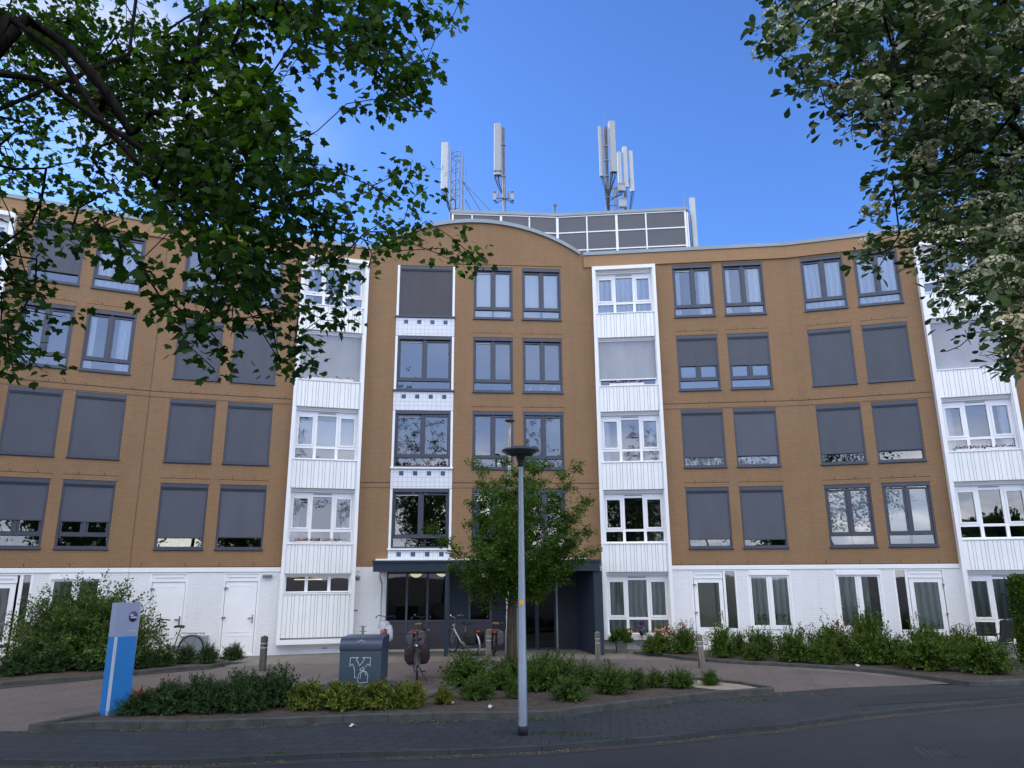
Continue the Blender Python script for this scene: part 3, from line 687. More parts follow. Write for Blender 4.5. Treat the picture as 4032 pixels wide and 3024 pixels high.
for i, (x, y, z) in enumerate(((-3.3, 26.0, 2.32), (-2.4, 25.8, 2.35), (-.95, 27, 2.3))):
    l = thing('ceiling_lamp', ['lit dome lamp behind the left entrance window', 'lit dome lamp behind the window beside the canopy post', 'lit dome lamp behind the window nearest the young tree'][i], 'lamp', (x, y, z), 0, 'dome lamps in the hall')
    mb = MB(); mb.lathe([(.2, .08), (.2, .05), (.17, 0), (.09, -.05), (0, -.07)], n=20); mb.build('lamp_shade', 'warm', l)
    mb = MB(); mb.lathe([(0, .1), (.21, .1), (.21, .078)], n=20); mb.build('lamp_base', 'dark', l)
# ---------------- plant room on the roof
YL, YC, YR = 28.0, 28.38, 27.85
def ph(X): return YL+(YC-YL)*(X+2.47)/4.42 if X < 1.95 else YC+(YR-YC)*(X-1.95)/5.28
mb = MB(); 
q = [(-2.47, YL), (1.95, YC), (7.23, YR), (7.4, 33), (-2.6, 33)]
mb.prism(q, 13.5, 16.86); pr = part(mb, 'plant_room', 'panel')
cp = MB(); q2 = [(-2.52, YL-.06), (1.95, YC-.06), (7.29, YR-.06), (7.46, 33), (-2.66, 33)]; cp.prism(q2, 16.862, 17.0); sub(cp, 'plant_room_flashing', 'flash', pr)
fr = MB()
def bar(X0, X1, z0, z1, o=.03):
    ya, yb = ph(X0)-o, ph(X1)-o
    vs = [(X0, ya, z0), (X1, yb, z0), (X1, yb+o-.002, z0), (X0, ya+o-.002, z0), (X0, ya, z1), (X1, yb, z1), (X1, yb+o-.002, z1), (X0, ya+o-.002, z1)]
    fr.raw(vs, [(3, 2, 1, 0), (4, 5, 6, 7), (0, 1, 5, 4), (1, 2, 6, 5), (2, 3, 7, 6), (3, 0, 4, 7)])
for X, t in ((-2.42, .05), (-1.62, .035), (-.42, .06), (.76, .035), (1.93, .065), (3.15, .035), (4.37, .06), (5.57, .035), (7.17, .05)): bar(X-t*.8, X+t*.8, 13.5, 16.79)
for z in (16.83, 16.1, 15.3, 14.5): 
    bar(-2.47, 1.945, z-.025, z+.025, .026); bar(1.955, 7.22, z-.025, z+.025, .026)
sub(fr, 'panel_frame', 'white', pr)
sd = MB(); sd.box(7.235, 7.3, YR+.02, YR+.12, 13.5, 16.8); sub(sd, 'corner_post', 'white', pr)
mb = MB(); mb.tube([(1.88, 29, 17.0), (1.88, 29, 17.65)], .045, 10); mb.lathe([(.0, .1), (.09, .09), (.1, .06), (.05, 0), (.05, -.05)], (1.88, 29, 17.65), 14); part(mb, 'vent_pipe', 'mastgrey')
mb = MB(); mb.box(3.43, 3.98, 28.7, 29.2, 17.0, 17.16); part(mb, 'roof_hatch', 'board')
# ---------------- antennas on the plant room
def apanel(p, x0, x1, z0, z1, y, d=.16, mat='antwhite', lean=0, name='antenna_panel', rz=0):
    mb = MB(); cx = (x0+x1)/2; hw = (x1-x0)/2
    pr = [(-hw, 0), (-hw, -d*.55), (-hw*.8, -d*.9), (-hw*.4, -d), (hw*.4, -d), (hw*.8, -d*.9), (hw, -d*.55), (hw, 0)]
    R_ = Matrix.Rotation(rz, 3, 'Z')
    vs = []
    for z in (z0, z1):
        for a, b in pr: v = R_ @ Vector((a, b, 0)); vs.append((cx+v.x+(lean if z == z1 else 0)-p.location.x, y+v.y-p.location.y, z-p.location.z))
    n = 8; mb.raw(vs, [tuple(range(n))[::-1], tuple(range(n, 2*n))]+[(i, (i+1) % n, n+(i+1) % n, n+i) for i in range(n)])
    return mb.build(name, mat, p)
def loc(p, pts): return [tuple(Vector(q)-Vector(p.location)) for q in pts]
def cables(p, x, z, y, x2, z2, y2, n=7, spread=.2):
    mb = MB()
    for i in range(n):
        a = x+(i/(n-1)-.5)*spread; k = rnd.uniform(-.04, .04)
        mb.tube(loc(p, [(a, y, z), (a+k, y+.02, z-.12), ((a+x2)/2+k, (y+y2)/2, (z+z2)/2-.06), (x2+k*.5, y2, z2)]), .012, 5, False)
    return mb.build('cable_bundle', 'cable', p)
def rbox(p, x0, x1, z0, z1, y, d=.14):
    mb = MB(); L = p.location; mb.box(x0-L.x, x1-L.x, y-d-L.y, y-L.y, z0-L.z, z1-L.z)
    b = mb.build('radio_unit', 'antgrey', p, bevel=.012)
    f = MB()
    for i in range(6): x = x0+(x1-x0)*(i+.5)/6; f.box(x-.006-L.x, x+.006-L.x, y-d-.02-L.y, y-d-L.y, z1-.09-L.z, z1-.01-L.z)
    g = f.build('cooling_fins', 'mastgrey'); g.parent = b
def strap(p, x, y, z, r=.07):
    mb = MB(); L = p.location; mb.torus((x-L.x, y-L.y, z-L.z), r, .014, (0, 0, 1), 14, 6); mb.box(x-r-L.x, x+r-L.x, y-.1-L.y, y-.05-L.y, z-.03-L.z, z+.03-L.z); mb.build('mounting_clamp', 'galv', p)
# 1: lattice mast
a1 = thing('lattice_antenna_mast', 'galvanised lattice mast with one white panel antenna and slanting stays, leftmost on the roof', 'antenna', (-2.45, 29, 17))
apanel(a1, -3.03, -2.72, 18.42, 20.66, 28.95, .2)
mb = MB(); 
for x, y, z0, z1 in ((-2.63, 29.1, 14.2, 20.6), (-2.25, 29.1, 17, 20.6), (-2.45, 29.35, 17, 20.1), (-2.12, 29.3, 17.6, 20.3), (-1.98, 29.1, 17, 19.6)):
    mb.tube(loc(a1, [(x, y, z0), (x, y, z1)]), .032 if x != -1.98 else .018, 7)
for z in (17.6, 18.2, 18.5, 18.95, 19.5, 20.1, 20.35): 
    mb.tube(loc(a1, [(-2.63, 29.1, z), (-2.45, 29.35, z-.05), (-2.25, 29.1, z+.08), (-2.63, 29.1, z)]), .017, 5)
for z in (18.5, 19.5): mb.tube(loc(a1, [(-2.63, 29.1, z), (-2.25, 29.1, z+.5)]), .014, 5)
mb.build('lattice_frame', 'galv', a1)
mb = MB(); 
for q in ([(-2.15, 29.1, 19.0), (-.48, 29.2, 17.1)], [(-2.15, 29.1, 19.0), (-.94, 29.6, 17.1)], [(-2.0, 29.1, 18.15), (-1.45, 29.6, 17.1)]): mb.tube(loc(a1, q), .02, 5)
mb.build('stay', 'galv', a1)
mb = MB(); mb.tube(loc(a1, [(-3.42, 28.7, 19.42), (-2.62, 29.05, 19.36)]), .012, 5); mb.tube(loc(a1, [(-3.0, 28.72, 19.28), (-2.95, 28.72, 19.55)]), .01, 5); mb.tube(loc(a1, [(-2.85, 28.7, 19.0), (-2.75, 28.8, 19.38)]), .01, 5); mb.build('whip_aerial', 'galv', a1)
cables(a1, -2.87, 18.42, 28.9, -2.68, 17.75, 29.05, 7, .26); cables(a1, -2.7, 17.9, 29, -2.42, 17.02, 29.2, 5, .1)
mb = MB(); mb.tube(loc(a1, [(-2.66, 29.1, 18.0), (-2.5, 29.1, 18.12), (-2.42, 29.1, 18.0), (-2.4, 29.1, 17.02)]), .035, 6); mb.build('conduit', 'cable', a1)
# 2
a2 = thing('antenna_mast', 'slim roof mast with one tall grey panel antenna and two small radio boxes', 'antenna', (-.28, 29, 17))
mb = MB(); mb.tube(loc(a2, [(-.27, 29.1, 17), (-.32, 29.1, 19.2)]), .075, 12); mb.build('mast_pole', 'galv', a2)
mb = MB(); mb.tube(loc(a2, [(-.32, 29.1, 19.1), (-.335, 29.1, 21.56)]), .066, 12); mb.build('upper_pole', 'mastgrey', a2)
apanel(a2, -.74, -.41, 19.1, 21.62, 28.98, .2, 'antgrey'); strap(a2, -.33, 29.1, 20.7, .09); strap(a2, -.32, 29.1, 19.15, .09); strap(a2, -.29, 29.1, 18.07, .11)
mb = MB(); L = a2.location
for z in (19.22, 19.27): mb.box(-.745-L.x, -.405-L.x, 28.775-L.y, 28.8-L.y, z-L.z, z+.018-L.z)
mb.build('panel_stripe', 'cable', a2)
cables(a2, -.58, 19.1, 28.9, -.4, 18.3, 29, 8, .24)
rbox(a2, -.78, -.64, 17.9, 18.32, 28.95); rbox(a2, -.02, .12, 17.9, 18.32, 28.95)
mb = MB(); 
for x in (-.55, -.12): mb.tube(loc(a2, [(x, 29, 18.0), (x, 29, 18.4)]), .03, 8)
mb.tube(loc(a2, [(-.7, 29, 18.08), (.06, 29, 18.08)]), .03, 8); mb.build('cross_arm', 'galv', a2)
cables(a2, -.66, 17.9, 28.9, -.38, 18.0, 29.0, 4, .1); cables(a2, .06, 17.9, 28.9, -.2, 18.0, 29.0, 4, .1)
# 3
a3 = thing('antenna_mast', 'thick dark roof mast carrying two tall grey panel antennas and stacked radio boxes', 'antenna', (4.18, 29, 17))
mb = MB(); mb.tube(loc(a3, [(4.18, 29.1, 17), (4.2, 29.1, 21.56)]), .075, 12); mb.build('mast_pole', 'mastgrey', a3)
apanel(a3, 3.92, 4.07, 19.02, 21.45, 29.0, .22, 'antgrey', rz=-.5); apanel(a3, 4.3, 4.61, 19.22, 21.7, 28.98, .2, 'antgrey', rz=.1)
mb = MB(); mb.tube(loc(a3, [(4.17, 29.1, 21.5), (4.17, 29.1, 22.2)]), .008, 5); mb.build('lightning_rod', 'galv', a3)
for z in (19.15, 20.6, 19.9): strap(a3, 4.19, 29.1, z, .09)
cables(a3, 4.45, 19.22, 28.9, 4.25, 18.2, 29.0, 9, .24); cables(a3, 4.0, 19.0, 28.9, 4.12, 18.3, 29.0, 5, .1); cables(a3, 4.2, 18.4, 28.98, 4.2, 17.05, 28.95, 8, .22)
rbox(a3, 4.6, 4.92, 18.25, 18.62, 28.9, .2); rbox(a3, 4.62, 4.94, 17.5, 17.92, 28.9, .2)
mb = MB(); 
for z in (18.5, 18.1, 17.7): mb.tube(loc(a3, [(4.1, 29, z), (4.6, 29, z)]), .025, 8)
for x in (4.45, 4.55): mb.tube(loc(a3, [(x, 28.9, 17.4), (x, 28.9, 18.55)]), .028, 8)
mb.build('cross_arm', 'galv', a3)
cables(a3, 4.7, 18.25, 28.8, 4.3, 17.95, 29, 5, .2)
# 4
a4 = thing('antenna_mast', 'short roof mast with three narrow white panel antennas behind the radio boxes', 'antenna', (5.0, 30, 17))
mb = MB(); mb.tube(loc(a4, [(5.05, 30.1, 17), (5.12, 30.1, 19.9)]), .055, 10); mb.build('mast_pole', 'mastgrey', a4)
k = 30/29
for (x0, x1, z0, z1) in ((4.64, 4.82, 18.7, 20.2), (4.88, 5.09, 18.5, 20.46), (5.15, 5.33, 18.3, 20.25)): apanel(a4, x0*k, x1*k, 2.45+(z0-2.45)*k, 2.45+(z1-2.45)*k, 29.95, .12)
strap(a4, 5.1, 30.1, 19.3, .1); strap(a4, 5.28, 30.1, 19.5, .08); cables(a4, 5.4, 18.85, 29.9, 5.15, 17.3, 30, 4, .14); cables(a4, 5.1, 19.0, 29.9, 5.08, 17.2, 30, 4, .1)
# 5
a5 = thing('antenna_panel_bracket', 'lone tall white panel antenna on a bracket at the right end of the plant room', 'antenna', (7.75, 28.5, 13.5))
k = 28.4/29
apanel(a5, 7.68*k, 7.92*k, 13.9, 2.45+(18.0-2.45)*k, 28.4, .12)
mb = MB(); mb.tube(loc(a5, [(7.3, 28.45, 17.1), (7.6, 28.45, 17.1)]), .03, 8); mb.tube(loc(a5, [(7.6, 28.47, 13.5), (7.6, 28.47, 17.8)]), .03, 8); mb.build('bracket', 'galv', a5)
cables(a5, 7.42, 17.0, 28.45, 7.5, 13.6, 28.4, 3, .06)
mb = MB(); mb.tube(loc(a5, [(7.33, 28.4, 17.0), (7.33, 28.4, 17.75)]), .02, 6); mb.tube(loc(a5, [(7.33, 28.4, 17.7), (7.33, 28.4, 18.1)]), .006, 5); mb.build('whip_aerial', 'galv', a5)
# ================================================================ GROUND
def sheet(name, poly, z, mat, rot=0):
    mb = MB(); c, s_ = math.cos(rot), math.sin(rot)
    mb.face([(x, y, z) for x, y in poly], [(x*c-y*s_, x*s_+y*c) for x, y in poly])
    o = mb.build(name, mat); tag(o, kind='structure'); 
    bm = bmesh.new(); bm.from_mesh(o.data); bmesh.ops.triangulate(bm, faces=bm.faces); 
    for f in bm.faces:
        if f.normal.z < 0: f.normal_flip()
    bm.to_mesh(o.data); bm.free(); return o
sheet('ground', [(-300, -300), (300, -300), (300, 300), (-300, 300)], -.09, 'soil')
EDGE = [(-30, 12.2), (-12, 11.3), (-6.99, 10.99), (-5.6, 10.86), (-4.4, 10.93), (-2.4, 11.28), (-.92, 11.4), (.4, 11.6), (1.57, 11.98), (2.6, 12.33), (3.38, 12.69), (4.21, 12.97), (5.01, 13.4), (5.92, 13.9), (6.9, 14.3), (8, 14.75), (9.91, 15.4), (14, 16.8), (30, 21)]
sheet('road', [(-60, -8), (60, -8), (60, 30), (30, 21.0)] + EDGE[::-1][1:] + [(-60, 14)], -.065, 'asphalt')
sheet('pavement', EDGE + [(30, 24), (16, 19.5), (10.26, 17.3), (7, 17.2), (5.3, 16.3), (2, 16.2), (-7.8, 14.5), (-9.6, 12.85), (-30, 14.5)], 0, 'slabs', .12)
def offs(pl, d):
    out = []
    for i, p in enumerate(pl):
        a = Vector(pl[max(i-1, 0)]); b = Vector(pl[min(i+1, len(pl)-1)]); t = (b-a).normalized(); out.append((p[0]-t.y*d, p[1]+t.x*d))
    return out
def kerb(name, line, wdt, z0, z1, mat='kerb', closed=False, seg=1.0):
    # resample into kerbstones with fine joints
    pts = [Vector(p) for p in line]
    if closed: pts.append(pts[0])
    res = [pts[0]]
    for a, b in zip(pts, pts[1:]):
        n = max(1, round((b-a).length/seg))
        for i in range(1, n+1): res.append(a+(b-a)*i/n)
    inn = [Vector(p) for p in offs([tuple(p) for p in res], wdt)]
    if closed: inn[0] = inn[-1] = (inn[0]+inn[-1])/2
    mb = MB(); g = .004
    for i in range(len(res)-1):
        a, b, c, d = res[i], res[i+1], inn[i+1], inn[i]; u = (b-a).normalized()*g; dz = rnd.uniform(-.004, .004)
        q = [a+u, b-u, c-u, d+u]; ch = .012
        v = [(p.x, p.y, z0) for p in q] + [(p.x, p.y, z1+dz-ch) for p in q]
        nrm = (d-a).normalized()*ch
        q2 = [q[0]+nrm, q[1]+nrm, q[2]-nrm, q[3]-nrm]; v += [(p.x, p.y, z1+dz) for p in q2]
        mb.raw(v, [(i2, (i2+1) % 4, 4+(i2+1) % 4, 4+i2) for i2 in range(4)] + [(4+i2, 4+(i2+1) % 4, 8+(i2+1) % 4, 8+i2) for i2 in range(4)] + [(8, 9, 10, 11)])
    o = mb.build(name, mat); tag(o, kind='structure'); return o
kerb('road_kerb', EDGE, .11, -.09, .003, 'kerb')
gl_ = EDGE; go = offs(EDGE, -.22)
for nm, seq in (('gutter', (gl_, go)),):
    mb = MB(); d = 0
    for i in range(len(EDGE)-1):
        a, b = seq[0][i], seq[0][i+1]; c, e = seq[1][i+1], seq[1][i]; L_ = math.dist(a, b)
        mb.face([(e[0], e[1], -.061), (c[0], c[1], -.061), (b[0], b[1], -.061), (a[0], a[1], -.061)], [(d, 0), (d+L_, 0), (d+L_, .2), (d, .2)]); d += L_
    tag(mb.build('gutter', 'gutter'), kind='structure')
# red clinker drive looping round the planted island
sheet('brick_drive', [(-30, 14.5), (-9.6, 12.85), (-7.77, 12.83), (-7.2, 14), (-5, 15.0), (5.3, 16.25), (6.84, 16.85), (9.6, 17.4), (9.5, 18.3), (4.7, 22.2), (2.6, 22.6), (-6.6, 21.6), (-8.0, 20.9), (-9.5, 19.5), (-11.4, 17.6), (-14, 16), (-30, 12+4)], .004, 'redpave', .3)
FP = [(-8.6, 21.9), (-7.5, 21.0), (-6.6, 21.55), (2.6, 22.4), (4.7, 22.25), (5.8, 21.2), (8.1, 19.85), (9.3, 18.4)]
sheet('footpath', [(-8.6, 21.9), (-7.5, 20.9), (-6.6, 21.5), (0, 22.0), (2.6, 22.3), (4.75, 21.95), (5.7, 21.0), (7, 20.2), (9.4, 18), (24, 15), (24, 21), (9.73, 24.46), (2.65, 25.3), (-4.95, 24.6), (-11.4, 22.63), (-24, 16.55), (-24, 15.5), (-12.5, 20.6)], .008, 'paths', .1)
sheet('gutter_strip', [(-14, 15.6), (-11.4, 17.2), (-10.3, 18.3), (-9.4, 19.3), (-7.9, 20.6), (-7.9, 20.95), (-9.5, 19.75), (-11.4, 17.75), (-14, 16.1)], .012, 'gutter', .7)
sheet('asphalt_strip', [(6.4, 14.75), (9.9, 15.62), (16, 17.7), (16, 18.4), (9.6, 16.35), (7.8, 16.0), (6.7, 15.45)], .006, 'darkasphalt')
ISL = [(-7.77, 12.81), (-6.81, 12.97), (-5.31, 12.99), (-4.11, 13.15), (-2.86, 13.37), (-1.37, 13.59), (.08, 13.62), (.75, 13.76), (1.63, 14.33), (2.59, 14.93), (3.28, 15.3), (4.25, 15.79), (5.32, 16.17), (5.3, 16.42), (4.95, 17.1), (4.2, 17.75), (2, 18.75), (.3, 19.0), (-1.2, 18.4), (-1.35, 16.5), (-1.75, 15.4), (-4.2, 15.5), (-5.2, 15.35), (-6.5, 14.85), (-7.2, 13.95), (-7.55, 13.3)]
kerb('island_kerb', ISL, .13, -.02, .12, 'kerblight', closed=True)
ins = offs(ISL+[ISL[0]], .1)[:-1]
sheet('island_soil', ins, .07, 'soil')
sheet('sand_patch', [(3.3, 16.9), (4.2, 16.2), (5.15, 16.3), (4.85, 16.95), (4.1, 17.6), (3.2, 17.9)], .078, 'sand')
LB = [(-24, 9.5), (-17, 13.6), (-13.9, 15.95), (-11.4, 17.7), (-10.5, 18.45), (-9.74, 18.98), (-9.35, 19.5), (-8.81, 20.2), (-7.9, 20.85), (-7.75, 21.5)]
kerb('bed_kerb', LB, .1, -.02, .1, 'kerblight')
sheet('left_bed_soil', offs(LB, .08)+[(-8.1, 22.0), (-9.5, 21.9), (-12, 20.9), (-24, 15)], .06, 'soil')
RB = [(20, 19.6), (11.1, 17.25), (10.26, 17.03), (9.82, 17.05), (9.45, 17.95), (8.91, 19.0), (8.1, 19.8), (6.97, 20.45), (5.76, 21.15), (4.71, 22.1), (4.3, 22.9), (3.6, 23.6)]
kerb('bed_kerb', RB[::-1], .1, -.02, .1, 'kerblight')
sheet('right_bed_soil', offs(RB, -.08)+[(5.0, 24.1), (7.5, 23.8), (10, 23.0), (14, 21.6), (20, 20.4)], .06, 'soil')
mb = MB(); mb.box(-4.15, -2.55, 15.9, 18.0, -.02, .05); tag(mb.build('concrete_pad', 'kerblight'), kind='structure')
# covers in the paving
def cover(name, label, pts, z, mat):
    mb = MB(); mb.prism(pts, z-.03, z); n = 7
    for i in range(n):
        for j in range(n):
            u, v = (i+.5)/n, (j+.5)/n; p = [(Vector(pts[0])*(1-u)*(1-v)+Vector(pts[1])*u*(1-v)+Vector(pts[2])*u*v+Vector(pts[3])*(1-u)*v)][0]
            mb.box(p.x-.02, p.x+.02, p.y-.02, p.y+.02, z, z+.006)
    tag(mb.build(name, mat), label, 'manhole cover')
cover('drain_cover', 'cast iron cover set in the slab pavement at left', [(-4.2, 12.1), (-3.58, 12.13), (-3.62, 12.68), (-4.24, 12.66)], .006, 'kerb')
cover('road_cover', 'rectangular cover in the dark asphalt at right', [(5.62, 11.56-.35), (6.3, 11.17), (6.34, 11.5), (5.75, 11.75)], -.058, 'kerb')
def litter(label, x, y, z, w, d, name='litter'):
    mb = MB(); a = rnd.random()*3
    R_ = Matrix.Rotation(a, 4, 'Z'); p = [R_ @ Vector(q) for q in ((-w, -d, .01), (0, -d*.8, .035), (w, -d, .008), (w*.9, d, .02), (0, d, .05), (-w, d*.7, .012))]
    mb.raw(p, [(0, 1, 4, 5), (1, 2, 3, 4)], False); o = mb.build(name, 'paper'); o.location = (x, y, z); tag(o, label, 'litter')
    m_ = o.modifiers.new('s', 'SOLIDIFY'); m_.thickness = .003
litter('crumpled white paper on the soil in front of the young tree', -.41, 14.3, .08, .09, .035)
litter('flattened white cup by the kerb of the right bed', 8.75, 20.0, .07, .12, .05)
litter('small pale scrap on the slab pavement at left', -2.62, 13.05, .01, .07, .03)
litter('white sheet of litter at the right end of the shrub bed', 13.2, 20.0, .07, .13, .06)
litter('small white wrapper on the soil beside the yellow shrub', -1.12, 14.7, .08, .04, .02)
# tufts of grass in the joints by the lamp foot
# ================================================================ STREET FURNITURE
lp = thing('street_lamp', 'grey metal street lamp with a flat dark disc head standing on the pavement', 'street lamp', (.14, 12.4, 0))
mb = MB(); mb.lathe([(.071, .1), (.071, 1.0), (.066, 1.02), (.038, 4.16)], n=20); mb.build('pole', simple('lamp_pole_paint', (.25, .3, .36), .38, .35, .06, 3), lp)
mb = MB(); mb.lathe([(.0, .0), (.078, .0), (.076, .11), (.069, .14)], n=20); mb.build('base_sleeve', 'black', lp)
mb = MB(); mb.lathe([(.038, 4.15), (.052, 4.16), (.052, 4.2), (.085, 4.33), (.1, 4.345), (0, 4.345)], n=16); mb.build('neck', 'lampcap', lp)
mb = MB(); mb.lathe([(.0, 4.345), (.13, 4.345), (.2, 4.352)], n=8, smooth=False); mb.build('mount_plate', 'black', lp)
mb = MB(); mb.lathe([(.19, 4.35), (.31, 4.4), (.315, 4.42)], n=28); mb.build('diffuser', 'lampglass', lp)
mb = MB(); mb.lathe([(.316, 4.405), (.328, 4.42), (.3, 4.447), (.19, 4.472), (.17, 4.482), (0, 4.487)], n=28); mb.build('lamp_head', 'lampcap', lp)
mb = MB(); mb.torus((0, 0, 1.965), .0625, .003, (0, 0, 1), 10, 4, PI*.25, PI*.75); mb = MB(); vs = [(.0632*math.sin(a_), -.0632*math.cos(a_), z_) for z_ in (1.93, 2.0) for a_ in (-.75, -.35, 0.05, .45)]; mb.raw(vs, [(0, 1, 5, 4), (1, 2, 6, 5), (2, 3, 7, 6)]); mb.build('sticker', 'yellow', lp)
fp = thing('old_flag_pole', 'weathered white wooden pole with a rusty cap rising in front of the facade', 'pole', (-.13, 21.7, 0))
mb = MB(); mb.tube([(0, 0, 0), (.0, 0, 3), (.06, 0, 6.75)], [.075, .062, .042], 10); mb.build('shaft', 'poleWood', fp)
mb = MB(); mb.lathe([(0, -.01), (.05, 0), (.16, .055), (.16, .07), (.08, .11), (0, .115)], (.06, 0, 6.75), 14); mb.build('pole_cap', 'rust', fp)
ib = thing('intercom_pillar', 'blue grey metal cabinet half hidden behind the young tree trunk', 'cabinet', (-.12, 21.6, 0))
mb = MB(); mb.raw([(-.1, -.12, 0), (.12, -.12, 0), (.12, .12, 0), (-.1, .12, 0), (-.1, -.12, .86), (.12, -.12, 1.04), (.12, .12, 1.04), (-.1, .12, .86)], [(0, 1, 5, 4), (1, 2, 6, 5), (2, 3, 7, 6), (3, 0, 4, 7), (4, 5, 6, 7), (3, 2, 1, 0)]); mb.build('housing', 'flash', ib, bevel=.01)
mb = MB(); mb.box(-.06, .08, -.126, -.12, .55, .75); mb.build('panel', 'dark', ib)
for i, (x, y, h, lb, wd) in enumerate(((-6.45, 20.2, .86, 'dark wooden bollard behind the left hedge', 'woodD'), (-.68, 21.5, .9, 'pale wooden bollard left of the young tree trunk', 'wood'), (2.3, 21.28, .84, 'wooden bollard in front of the dark portal wall', 'wood'), (4.87, 20.3, .84, 'leaning wooden bollard beside the kerb of the right bed', 'wood'))):
    if wd == 'woodD' and 'woodD' not in M: M['woodD'] = barkmat('dark_wet_wood', (.04, .038, .036), (.14, .13, .12), 22)
    b = thing('bollard', lb, 'bollard', (x, y, 0), rnd.uniform(-.2, .2), 'wooden bollards around the drive')
    mb = MB(); a = .07
    for z0, z1, s_ in ((-.02, h-.3, a), (h-.3, h-.285, a-.008), (h-.285, h-.19, a), (h-.19, h-.175, a-.008), (h-.175, h-.03, a)): mb.box(-s_, s_, -s_, s_, z0, z1)
    mb.raw([(-a, -a, h-.03), (a, -a, h-.03), (a, a, h-.03), (-a, a, h-.03), (0, 0, h+.015)], [(0, 1, 4), (1, 2, 4), (2, 3, 4), (3, 0, 4)])
    mb.build('post', wd, b, bevel=.004)
    for z in (h-.3, h-.19): mb = MB(); mb.box(-a+.003, a-.003, -a+.003, a-.003, z+.001, z+.014); mb.build('reflective_band', 'marking', b)
    if i == 3: b.rotation_euler = (0, -.05, .1)
def textmesh(txt, size, mat, parent, loc, rot):
    cu = bpy.data.curves.new('lettering', 'FONT'); cu.body = txt; cu.size = size; cu.extrude = .002; cu.space_character = 1.1
    t = bpy.data.objects.new('tmp', cu); COL.objects.link(t)
    me = bpy.data.meshes.new_from_object(t.evaluated_get(bpy.context.evaluated_depsgraph_get())); bpy.data.objects.remove(t)
    me.materials.clear(); me.materials.append(M[mat]); o = bpy.data.objects.new('lettering', me); COL.objects.link(o)
    o.parent = parent; o.location = loc; o.rotation_euler = rot; return o
# waste container
wc = thing('waste_container', 'blue grey underground waste container with rounded hood and white sack emblem', 'waste container', (-3.22, 16.95, .05))
mb = MB(); hw = .44
prof = [(-.45, 0), (-.45, .80), (.45, .80), (.45, 0)]
vs = [(x, y, z) for x in (-hw, hw) for y, z in prof]; mb.raw(vs, [(0, 1, 5, 4), (1, 2, 6, 5), (2, 3, 7, 6), (0, 3, 2, 1), (4, 5, 6, 7), (3, 0, 4, 7)]); mb.build('body', 'binblue', wc, bevel=.012)
mb = MB(); pr = [(-.462, .805)]+[(-.462+.24*(1-math.cos(t)), .86+.19*math.sin(t)) for t in [i*PI/2/8 for i in range(9)]]+[(.46, 1.05), (.46, .805)]
n = len(pr); hw2 = .452; vs = [(x, y, z) for x in (-hw2, hw2) for y, z in pr]
mb.raw(vs, [tuple(range(n))[::-1], tuple(range(n, 2*n))]+[(i, (i+1) % n, n+(i+1) % n, n+i) for i in range(n)]); mb.build('hood', 'binhood', wc, bevel=.008)
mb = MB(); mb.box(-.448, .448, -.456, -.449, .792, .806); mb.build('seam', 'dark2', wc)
mb = MB(); mb.tube([(0, -.3, .93), (0, -.3, 1.26)], .024, 10); mb.box(-.065, .065, -.34, -.26, 1.262, 1.275); mb.box(-.075, .075, -.34, -.26, 1.165, 1.178)
mb.tube([(-.08, -.42, .95), (0, -.4, .99), (.08, -.42, .95)], .022, 8); mb.tube([(0, -.43, .9), (0, -.34, .99)], .03, 8); mb.build('lifting_hook', 'galv', wc)
mb = MB()
def stroke(pts, r=.0055):
    # emblem coordinates: x right, z up on the front plate
    for a, b in zip(pts, pts[1:]): mb.tube([(a[0], -.4515, a[1]), (b[0], -.4515, b[1])], r, 6)
def e(px, py): return ((px-522)/735*.88*.98, .80-(py-548)/753*.86)
Yl = [(515, 820), (450, 700), (488, 678), (345, 678), (338, 828), (378, 785), (410, 830), (428, 900), (430, 1025), (472, 1025)]
Yr = [(515, 820), (600, 700), (560, 678), (705, 678), (700, 825), (662, 785), (618, 840)]
stroke([e(*p) for p in Yl]); stroke([e(*p) for p in Yr])
stroke([e(*p) for p in ((575, 905), (520, 940), (498, 985), (490, 1115), (668, 1100), (665, 980), (640, 925), (575, 905))])
stroke([e(*p) for p in ((575, 905), (515, 888), (570, 845), (598, 855), (575, 905), (605, 880))]); stroke([e(*p) for p in ((575, 905), (540, 955), (532, 1040))], .005); stroke([e(*p) for p in ((580, 905), (625, 945), (628, 985))], .005)
mb.build('sack_emblem', 'marking', wc)
textmesh('RESTAFVAL', .085, 'marking', wc, (-.24, -.4525, .06), (PI/2, 0, 0))
# pylon sign
ps = thing('pylon_sign', 'tall pylon sign, lilac grey above and bright blue below, rising from the left hedge', 'sign', (-7.0, 13.95, .07), math.radians(23))
prof = [(-.235, .08), (-.215, -.1), (-.13, -.15), (.0, -.165), (.235, -.15), (.235, .1), (-.15, .12)]
def slab(z0, z1, mat, nm, g=0, pf=prof):
    mb = MB(); n = len(pf); vs = [(x*(1+g), y*(1+g), z) for z in (z0, z1) for x, y in pf]
    mb.raw(vs, [tuple(range(n))[::-1], tuple(range(n, 2*n))]+[(i, (i+1) % n, n+(i+1) % n, n+i) for i in range(n)]); return mb.build(nm, mat, ps)
slab(0, 1.29, 'pylonblue', 'lower_panel'); slab(1.291, 1.86, 'pylongrey', 'upper_panel')
mb = MB(); mb.raw([(-.118, -.1517, .0), (-.065, -.159, 0), (-.065, -.159, 1.288), (-.118, -.1517, 1.288)], [(0, 1, 2, 3)]); mb.build('stripe', 'pylonstripe', ps).location = (-.0, -.004, 0)
mx = Matrix.Translation((.14, -.1545, 1.62)) @ Matrix.Rotation(PI/2+0, 4, 'X') @ Matrix.Scale(1.0, 4)
